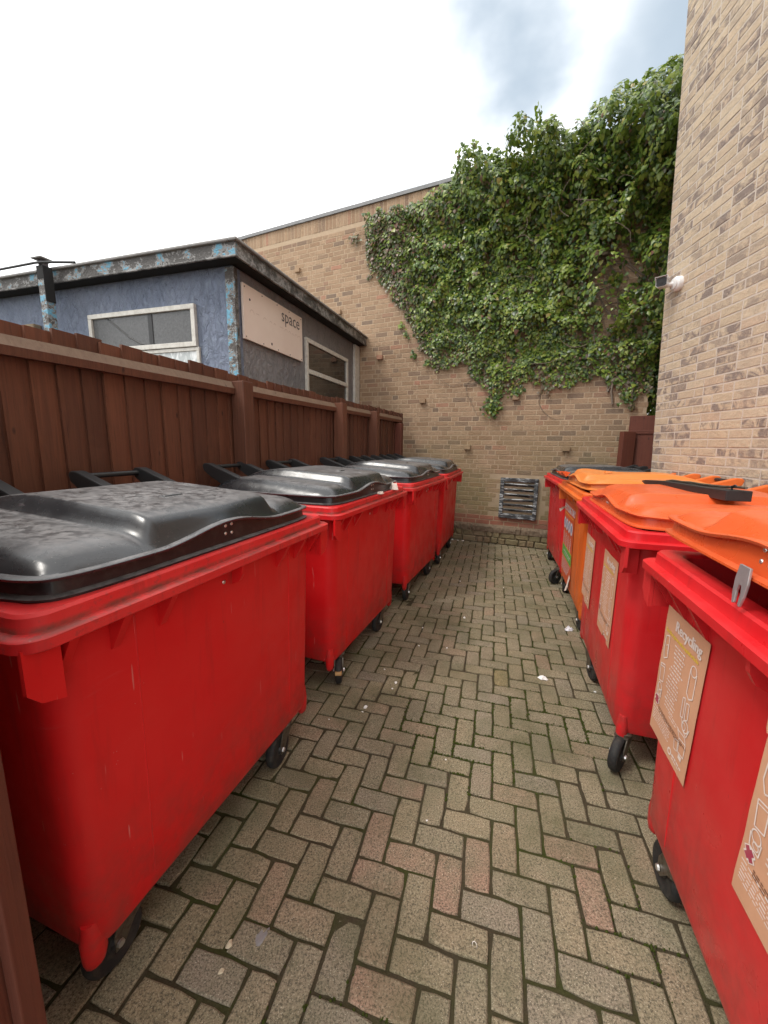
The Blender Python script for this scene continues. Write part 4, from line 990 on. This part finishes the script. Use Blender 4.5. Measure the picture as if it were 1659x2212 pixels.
def kraft(root, x0, zt, w_, h_, seed, title=True, skew=0., rip=None, label=None):
    s = Sheet(root, x0, zt, w_, h_, 'paper', skew=skew, rip=rip, seed=seed, label=label); rg = random.Random(seed)
    if title:
        s.text('ink_white', 'Recycling', .27, .125, .052, .92, True)
        s.text('ink_yellow', 'The following items can be recycled in this bin', .05, .185, .0195, .64, True)
    v = .215
    while v < .69:
        k_ = rg.choice([.16, .2, .22, .28, .12]); c = .44+(.02 if v < .4 else -.02)
        s.words('ink_white', c-k_/2-.04, c+k_/2+.04, v, .0105, rg); v += .0275
    s.words('ink_white', .42, .72, .70, .007, rg); s.words('ink_white', .45, .66, .72, .007, rg)
    # outline drawings: carton, tin, bottles, tray, box
    s.stroke('ink_white', [(.07, .22), (.16, .20), (.18, .36), (.10, .39), (.06, .33)], .0028, True)
    s.stroke('ink_white', [(.10, .29), (.15, .27), (.16, .34)], .002)
    s.stroke('ink_white', [(.06, .44), (.17, .425), (.18, .56), (.08, .575)], .0026, True); s.stroke('ink_white', [(.06, .46), (.175, .445)], .002)
    s.circ('ink_white', .12, .585+.03, .05, .0026); s.stroke('ink_white', [(.06, .62), (.07, .69), (.17, .69), (.18, .62)], .0026); s.circ('ink_white', .13, .66, .03, .002)
    s.circ('ink_white', .80, .25, .06, .0026); s.stroke('ink_white', [(.735, .25), (.74, .42), (.80, .445), (.87, .42), (.865, .25)], .003)
    s.stroke('ink_white', [(.70, .47), (.745, .46), (.755, .60), (.70, .61)], .0026, True); s.stroke('ink_white', [(.78, .48), (.84, .47), (.85, .58), (.79, .60)], .0026, True)
    s.circ('ink_white', .83, .635, .065, .0026); s.circ('ink_white', .80, .645, .04, .002); s.stroke('ink_white', [(.73, .60), (.79, .67), (.88, .69), (.92, .62)], .0024)
    s.stroke('ink_white', [(.70, .71), (.86, .70), (.90, .74), (.76, .75)], .0026, True); s.stroke('ink_white', [(.76, .75), (.77, .85), (.90, .84), (.90, .74)], .0026); s.stroke('ink_white', [(.66, .80), (.75, .78), (.75, .86), (.68, .87)], .0024, True); s.quad('ink_white', .79, .855, .87, .885)
    # red cross and the rest of the small print
    s.stroke('ink_white', [(.055, .70), (.135, .76)], .016); s.stroke('ink_white', [(.13, .70), (.06, .76)], .016)
    s.stroke('ink_red', [(.06, .704), (.13, .756)], .010, e=.0048); s.stroke('ink_red', [(.125, .704), (.065, .756)], .010, e=.0048)
    for j in range(3): s.words('ink_brown', .16, .92-.1*j, .745+.014*j+.02, .008, rg)
    for j in range(5): s.words('ink_white', .05, .55-.04*rg.random(), .815+.019*j, .007, rg)
    s.words('ink_white', .04, .5, .79, .009, rg)
    s.circ('ink_white', .60, .935, .035, .004); s.words('ink_white', .66, .90, .925, .013, rg); s.words('ink_white', .66, .86, .95, .007, rg)
    # ink smudge at the upper left
    s.done(); return s
kraft(R1, -.558, 1.035, .292, .495, 1, skew=-.045, label='brown paper recycling notice with white lettering')
kraft(R1, .005, 1.03, .33, .50, 2, skew=-.04, rip=lambda u, v: v < .05+.07*abs(math.sin(u*9)) and u < .35 or (u > .1 and v < .03), label='brown paper notice with a torn crumpled top corner')
m = MB(); rt4 = random.Random(6); V = []
for i in range(7):
    for j in range(5): V.append((-.005+i*.012, yf(1.0)-.006-.012*rt4.random()*math.sin(math.pi*i/6), 1.03-j*.014+rt4.uniform(-.006, .006)))
m.add(V, [(i*5+j, (i+1)*5+j, (i+1)*5+j+1, i*5+j+1) for i in range(6) for j in range(4)]); m.obj('crumpled_flap', 'paper', R1)
kraft(R2, .065, .99, .315, .49, 3, skew=-.045, rip=lambda u, v: v > .93 and u > .45 and u < .75, label='nearer of the two brown paper notices')
kraft(R2, -.51, .965, .295, .49, 4, skew=-.05, rip=lambda u, v: v > .94 and u < .3, label='farther of the two brown paper notices')
s = Sheet(R3, -.50, 1.03, .62, .80, 'osheet', seed=9, label='orange recycling sheet with round pictures and a green box'); rg = random.Random(9)
s.text('ink_pale', 'RECYCLING ONLY', .04, .135, .098, .78, True)
s.quad('ink_yellow', .04, .165, .92, .172)
for i, u in enumerate((.14, .36, .58, .80)):
    v = .30
    s.circ('ink_pale', u, v, .095, fill=True, n=18); s.circ('ink_grey', u, v, .097, .006, 18)
    s.L('ink_blue').add([s.P(u+a, v+b, .0052) for a, b in ((-.03, .04), (-.045, 0), (-.01, -.05), (.03, -.045), (.045, .01), (.02, .05))], [(0, 1, 2, 3, 4, 5)])
    for j in range(8): s.quad('ink_pale', u-.08, .42+j*.021, u-.08+rg.uniform(.08, .15), .428+j*.021)
s.quad('ink_yellow', .02, .585, .97, .735, .0038); s.quad('ink_green', .03, .592, .96, .728, .0046)
s.words('ink_pale', .20, .86, .645, .018, rg, .0056); s.words('ink_pale', .30, .8, .68, .010, rg, .0056)
for j in range(6): s.words('ink_pale', .06, .90-.05*j, .76+j*.028, .011, rg)
s.quad('tear', .80, .93, .92, 1.0, .006)
s.done()
m = MB(); m.add([(-.50, yf(.9)-.006, .93), (-.47, yf(.9)-.006, .955), (-.515, yf(.9)-.06, .915), (-.52, yf(.9)-.05, .88)], [(0, 1, 2, 3)]); m.obj('peeled_corner', 'tear', R3)
m = MB(); m.add([(.05, yf(.3)-.006, .36), (.10, yf(.3)-.006, .34), (.11, yf(.3)-.03, .22), (.07, yf(.3)-.04, .20), (.05, yf(.3)-.02, .27)], [(0, 1, 2, 3, 4)]); m.obj('peeled_corner', 'tear', R3)

# ------------------------------------------------------------------ ivy on the back wall
LOWPX = [(738, 468), (752, 505), (790, 560), (838, 632), (882, 690), (905, 745), (945, 795), (1000, 785), (1040, 828), (1075, 868), (1118, 845), (1160, 822), (1212, 836), (1300, 812), (1335, 850), (1362, 868), (1385, 838)]
TOPPX = [(738, 462), (850, 432), (960, 398), (985, 360), (1012, 330), (1062, 305), (1082, 292), (1102, 318), (1160, 268), (1200, 248), (1220, 268), (1270, 222), (1292, 192), (1340, 160), (1375, 168), (1400, 138), (1425, 140), (1440, 132), (1465, 116), (1500, 100)]
lowp = sorted(wa(*q) for q in LOWPX); topp = sorted(wa(*q) for q in TOPPX)
la, lz = [q[0] for q in lowp]+[2.2, 3.6], [q[1] for q in lowp]+[1.9, 1.5]
ta, tz = [q[0] for q in topp], [CAM_H+(q[1]-CAM_H)*.955+.14*sst(.4, 1.5, q[0]) for q in topp]
vx, vz = wa(1342, 420)
lv = [(0, 0, 0), (.42, -.06, -.04), (.40, .40, -.04), (0, 1.0, -.10), (-.40, .40, -.04), (-.42, -.06, -.04), (0, .36, .05)]
LV = np.array(lv)
LF = [(0, 1, 6), (1, 2, 6), (2, 3, 6), (3, 4, 6), (4, 5, 6), (5, 0, 6)]
ivy = empty('ivy', tuple(W2(1.7, .0, .15)), label='large climbing ivy spreading over the upper right of the tan brick wall', category='ivy')
leaves = {'leaf': [], 'leaf_old': [], 'leaf_young': []}
def nz3(a, z, s_, o=0): return mnoise.noise(Vector((a*s_, z*s_, o)))
def thick(a, z):
    lo, hi = np.interp(a, la, lz), np.interp(a, ta, tz)
    t = .035 + .15*sst(0, .9, z-lo) + .36*sst(4.0, 5.3, z)*sst(-1.25, -.1, a) + .12*sst(.9, 1.6, a)*sst(2.5, 3.4, z)
    return max(.02, t*(1+1.15*nz3(a, z, 2.2)+.9*nz3(a, z, 4.8, 3)))
def sparse(a, z):
    s_ = min(1, 1.3*math.exp(-((a-1.34)/.42)**2-((z-3.65)/.70)**2))
    return s_
ri = random.Random(31)
def add_leaf(P, nrm, size, kind, roll=None):
    nrm = nrm.normalized(); dn = Vector((0, 0, -1)) + Vector((ri.gauss(0, .45), ri.gauss(0, .45), ri.gauss(0, .25)))
    ty = (dn - nrm*dn.dot(nrm)); ty = ty.normalized() if ty.length > 1e-3 else Vector((1, 0, 0))
    tx = ty.cross(nrm)
    leaves[kind].append((P, tx, ty, nrm, size))
n_try = 0
while n_try < 105000:
    n_try += 1
    a = ri.uniform(-2.35, 3.3); lo, hi = float(np.interp(a, la, lz)), float(np.interp(a, ta, tz))
    z = ri.uniform(1.6, 6.2)
    edge = .10*nz3(a, z, 7, 9) + .05*nz3(a, z, 19, 2)
    if z < lo+edge or z > min(hi, ZT+.12)-.01+edge*.5: continue
    de = min(z-lo, 1.0)
    cl = nz3(a, z, 5.0, 5)
    dens = .74 + .85*cl + .35*nz3(a, z, 11, 8) + (.5 if a > 1.85 else 0)
    dens *= 1-.90*sparse(a, z)*(1 if cl < .22 else .35)
    if de < .25: dens *= .62
    if abs(a-vx) < .13 and abs(z-vz) < .10: dens *= .12
    if ri.random() > dens: continue
    t = thick(a, z); o = t*(ri.random()**.33)
    if a > 1.92: o -= .6*ri.random()
    e = .06
    gx_, gz_ = (thick(a+e, z)-thick(a-e, z))/(2*e), (thick(a, z+e)-thick(a, z-e))/(2*e)
    nrm = wn*1.0 - we*gx_*.55 + Vector((0, 0, 1))*(.45-gz_*.45) + Vector((ri.gauss(0, .36), ri.gauss(0, .36), ri.gauss(0, .32)))
    size = ri.uniform(.030, .060)*(1.06 if z > 3.4 else .92)*(1.45 if ri.random() < .10 else 1)
    pold = .05 + .62*sst(-.9, -1.9, a)*.85 + .30*sst(.5, 0, z-lo)
    kind = 'leaf_old' if ri.random() < pold else ('leaf_young' if (o > .75*t and ri.random() < .30+.6*max(0, cl)) else 'leaf')
    add_leaf(W2(a, z, o+.012), nrm, size, kind)
# bushy crest above and in front of the coping
n_try = 0
while n_try < 95000:
    n_try += 1
    a = ri.uniform(-1.15, 3.2); hi = float(np.interp(a, ta, tz))
    z = ri.uniform(4.75, 6.9); dep = ri.uniform(-.6, .62)
    bump_ = .10*nz3(a, 1, 3.2, 7) + .03*nz3(a, dep, 9, 1)
    if abs(dep) > .45: continue
    top = hi + bump_ - 1.1*(max(0, abs(dep-.02)-.10))**1.6 - .5*max(0, dep)
    if z > top or hi < ZT-.05: continue
    tk = .10+.42*sst(-1.0, .3, a)
    if dep > tk*(1+.6*nz3(a, z, 3, 4)) or dep < -.15 and z < ZT+.1: continue
    shell = min(top-z, .25)
    if ri.random() > (.98 if shell < .16 or dep > tk*.55 else .25): continue
    if nz3(a*1.0, z+dep, 6.0, 12) < (-.40 if shell < .12 else -.26): continue
    nrm = wn*(.55+.7*dep) + Vector((0, 0, 1))*(.85 if shell < .2 else .4) + Vector((ri.gauss(0, .45), ri.gauss(0, .45), ri.gauss(0, .4)))
    add_leaf(W2(a, z, dep+.02), nrm, ri.uniform(.036, .066), 'leaf_young' if ((shell < .10 or dep > tk*.8) and ri.random() < .45) else 'leaf')
# dense dark growth past the end of the wall
for _ in range(9000):
    a = ri.uniform(1.88, 3.3); z = ri.uniform(1.2, 5.6); o = ri.uniform(-1.1, -.02)
    add_leaf(W2(a, z, o), wn+Vector((ri.gauss(0, .5), ri.gauss(0, .5), .3+ri.gauss(0, .4))), ri.uniform(.06, .10), 'leaf')
# loose sprigs on the bare brick
for px, py, r_, n_, kd in ((1064, 880, .13, 130, 'leaf'), (1070, 858, .06, 24, 'leaf'), (868, 704, .05, 14, 'leaf_young'), (880, 722, .05, 14, 'leaf'), (895, 765, .06, 16, 'leaf'), (925, 785, .06, 20, 'leaf'), (942, 783, .05, 9, 'leaf_old'), (965, 790, .05, 9, 'leaf_old'), (770, 520, .1, 34, 'leaf_old'), (800, 600, .06, 16, 'leaf_old'), (1115, 850, .08, 26, 'leaf'), (1350, 858, .09, 30, 'leaf'), (1365, 880, .05, 8, 'leaf_old'), (1180, 836, .08, 26, 'leaf_old')):
    a0, z0 = wa(px, py)
    for _ in range(n_):
        q, q2 = ri.gauss(0, .5)*r_, ri.gauss(0, .55)*r_
        add_leaf(W2(a0+q, z0+q2, .02+ri.random()*.05*(r_/.08)), wn+Vector((ri.gauss(0, .4), ri.gauss(0, .3), .4+ri.gauss(0, .3))), ri.uniform(.034, .054), kd)
# the 300 that show largest are single leaves, the rest one mass per kind
LM = {}
for kd in leaves:
    m = MB(); m.add(lv, LF); LM[kd] = m.mesh('leaf', kd, fix=False)
bpy.context.view_layer.update()
iw = ivy.matrix_world.inverted()
flat = [(kd, i, L_[0]) for kd in leaves for i, L_ in enumerate(leaves[kd])]
def score(t):
    P = t[2]; q = project(P); o = (P-WP).dot(wn)
    if q is None or not (0 < q[0] < 1440): return -9
    lo = float(np.interp((P-WP).dot(we), la, lz))
    return leaves[t[0]][t[1]][4]*10/q[2]*6 + o*1.2 + (.3 if P.z-lo < .3 else 0)
flat.sort(key=score, reverse=True); single = {(t[0], t[1]) for t in flat[:300]}
for kd in leaves:
    arr = [L_ for i, L_ in enumerate(leaves[kd]) if (kd, i) not in single]
    if arr:
        base = np.array([[*L_[0]] for L_ in arr]); TX = np.array([[*L_[1]] for L_ in arr]); TY = np.array([[*L_[2]] for L_ in arr]); NN = np.array([[*L_[3]] for L_ in arr]); SZ = np.array([L_[4] for L_ in arr])
        V = base[:, None, :] + SZ[:, None, None]*(LV[None, :, 0:1]*TX[:, None, :] + LV[None, :, 1:2]*TY[:, None, :] + LV[None, :, 2:3]*NN[:, None, :])
        V -= np.array([*ivy.location])[None, None, :]
        nL = len(LV); F = (np.arange(len(arr))[:, None, None]*nL + np.array(LF)[None]).reshape(-1, 3)
        me = bpy.data.meshes.new('foliage'); me.vertices.add(len(arr)*nL); me.vertices.foreach_set('co', V.reshape(-1).astype('f'))
        me.loops.add(F.size); me.loops.foreach_set('vertex_index', F.reshape(-1).astype('i')); me.polygons.add(len(F)); me.polygons.foreach_set('loop_start', np.arange(0, F.size, 3, dtype='i'))
        me.update(calc_edges=True); me.materials.append(MAT[kd]); link('foliage', me, ivy, kind='stuff')
for kd, i in single:
    P, tx, ty, nn, sz = leaves[kd][i]; o = link('leaf', LM[kd], ivy)
    o.matrix_local = iw @ Matrix(((tx.x*sz, ty.x*sz, nn.x*sz, P.x), (tx.y*sz, ty.y*sz, nn.y*sz, P.y), (tx.z*sz, ty.z*sz, nn.z*sz, P.z), (0, 0, 0, 1)))
# stems
rs = random.Random(17)
def stem_path(a, z, ang, n_, st, r0, o0, wander=.28):
    pts = []; o = o0
    for i in range(n_):
        pts.append(iw @ W2(a, z, max(.008, o))); ang += rs.gauss(0, wander); a += math.cos(ang)*st; z += math.sin(ang)*st; o += rs.gauss(0, .006)
        if a > 1.88 and ang < 1.2: ang += .4
    return pts
sm = []
for i in range(9):     # main trunks up the right end
    sm.append((stem_path(1.55+rs.uniform(-.15, .3), 2.0+rs.random()*.6, 1.75+rs.gauss(0, .25), 40, .085, 0, .03, .16), rs.uniform(.008, .017)))
for i in range(70):    # laterals
    sm.append((stem_path(rs.uniform(.95, 1.85), rs.uniform(2.6, 4.5), 2.75+rs.gauss(0, .5), rs.randint(10, 24), .07, 0, .02, .22), rs.uniform(.004, .008)))
for i in range(22):
    sm.append((stem_path(rs.uniform(-.4, 1.0), rs.uniform(2.5, 4.2), 2.9+rs.gauss(0, .5), rs.randint(8, 18), .06, 0, .02, .25), rs.uniform(.003, .005)))
for i in range(30):    # runners lying over the leaves
    sm.append((stem_path(rs.uniform(-.9, 1.7), rs.uniform(2.7, 4.6), 2.6+rs.gauss(0, .6), rs.randint(7, 14), .06, 0, rs.uniform(.10, .17), .25), rs.uniform(.003, .006)))
for i in range(26):    # bare twigs standing out of the upper mass
    sm.append((stem_path(rs.uniform(.2, 1.75), rs.uniform(4.2, 5.3), rs.uniform(0, 6.28), rs.randint(5, 9), .05, 0, rs.uniform(.3, .5), .35), rs.uniform(.003, .006)))
for pts, r0 in sm:
    m = MB(); n_ = len(pts); m.tube(pts, [r0*(1-.6*i/n_) for i in range(n_)], 5); m.obj('stem', 'stem', ivy, 60)
for p0_, p1_ in (((1068, 800), (1064, 880)), ((1000, 770), (945, 778)), ((960, 745), (900, 760))):
    a0, z0 = wa(*p0_); a1, z1 = wa(*p1_); m = MB(); m.tube([iw @ W2(a0+(a1-a0)*t+.02*math.sin(t*7), z0+(z1-z0)*t, .015) for t in (0, .25, .5, .75, 1)], .004, 5); m.obj('stem', 'stem', ivy, 60)
# small framed vent swallowed by the ivy
vt = empty('framed_wall_vent', tuple(W2(vx, vz-.12, .06)), (0, 0, WROT), label='small white framed vent with reddish slats half hidden in the ivy', category='vent')
m = MB(); m.b2((-.16, -.02, 0), (.16, .06, .035)); m.b2((-.14, -.01, .036), (-.115, .05, .24)); m.b2((.115, -.01, .036), (.14, .05, .24)); m.b2((-.14, -.01, .241), (.14, .05, .265)); m.obj('frame', 'white', vt)
for i in range(3): m = MB(); m.box((.04, .01, .10+i*.055), (.14, .05, .02), Matrix.Rotation(rad(-25), 3, 'X')); m.obj('slat', 'brick_red', vt)
m = MB(); m.b2((-.114, .045, .036), (.114, .055, .24)); m.obj('dark_backing', 'void', vt)

# ------------------------------------------------------------------ litter
def scrap(name, x, y, z, s_, label, mat='scrap', seed=0, flat=.25, cat='litter', group=None):
    rg = random.Random(seed); n_ = 7 if s_ < .03 else 13; m = MB()
    lo = [(s_*rg.uniform(.6, 1)*math.cos(6.283*i/n_), s_*rg.uniform(.4, .75)*math.sin(6.283*i/n_), 0) for i in range(n_)]
    up_ = [(q[0]*.6+rg.uniform(-.1, .1)*s_, q[1]*.6+rg.uniform(-.1, .1)*s_, s_*flat*rg.uniform(.5, 1.2)) for q in lo]
    m.loft([lo, up_], True, True, True); o = m.obj(name, mat); o.location = (x, y, z); o.rotation_euler = (0, 0, rg.uniform(0, 6)); o['label'] = label; o['category'] = cat
    if group: o['group'] = group
    return o
scrap('crumpled_tissue', 1.105, 2.472, .001, .042, 'crumpled white tissue on the paving near the second right-hand bin', seed=1)
scrap('putty_blob', -.375, 1.014, .0, .034, 'grey dried blob stuck to the paving at the bottom left', 'putty', 2, .10, 'blob')
for i, (x, y, s_) in enumerate(((.095, 2.395, .014), (.07, 2.33, .009), (-.094, 2.143, .017), (-.11, 2.10, .009), (.507, 2.86, .010), (.291, 2.89, .012), (.754, 3.41, .018), (.35, 3.2, .010), (1.387, 2.325, .012), (.02, 2.55, .009), (.9, 4.4, .012), (1.35, 4.2, .010), (-.3, 2.03, .008), (.33, 1.75, .006), (.20, 1.42, .007))):
    scrap('paper_crumb', x, y, .001, s_, 'tiny white crumb of litter lying on the block paving', seed=20+i, flat=.5, group='white crumbs on the paving')
for i, (x, y, s_) in enumerate(((1.15, 6.44, .035), (1.24, 6.40, .022), (1.32, 6.38, .03))):
    scrap('paper_crumb', x, y, .001, s_, ('leftmost', 'smallest, middle', 'rightmost')[i]+' of three pale scraps at the foot of the tan brick wall', seed=60+i, flat=.4)
scrap('stone_chip', -.472, .995, .001, .016, 'small yellowish stone chip on the paving beside the grey blob', 'pebble', 5, .6, 'stone')
scrap('stone_chip', -.47, .93, .001, .012, 'long pale stone chip nearest the bottom left corner', 'pebble', 6, .6, 'stone')
scrap('wrapper', 1.62, 3.20, .001, .05, 'pale crumpled wrapper beside the orange bin wheels', 'ink_pale', 9, .5)
m = MB(); loops = []
for i in range(16):
    a = 6.283*i/16; c = Vector((.007*math.cos(a), .011*math.sin(a), .002)); loops.append([c+Vector((.0022*math.cos(a)*math.cos(b), .0022*math.sin(a)*math.cos(b), .002*math.sin(b))) for b in (0, 1.57, 3.14, 4.71)])
m.loft(loops+[loops[0]], True); o = m.obj('ring_pull', 'scrap', None, 60, label='pale ring-shaped scrap on the paving at the bottom centre', category='litter'); o.location = (.307, .998, .001)
# scraps caught on the second bin of the left row and the lid tops
for i, (lx, ly, lz_, s_, lab) in enumerate(((.06, .03, 1.21, .045, 'flat pale scrap lying on the rim of the second left bin'), (.37, .03, 1.21, .05, 'pink white crumpled paper stuck under the far end of the second black lid'))):
    P = L2.matrix_world @ Vector((lx, ly, lz_)); scrap('paper_scrap', P.x, P.y, P.z, s_, lab, 'tear', 70+i, .35 if i == 0 else 1.1)
P = L1.matrix_world @ Vector((-.42, .42, 1.385)); scrap('dark_pellet', P.x, P.y, P.z, .011, 'small dark dropping on the nearest black lid', 'letter', 81, .5, 'debris')
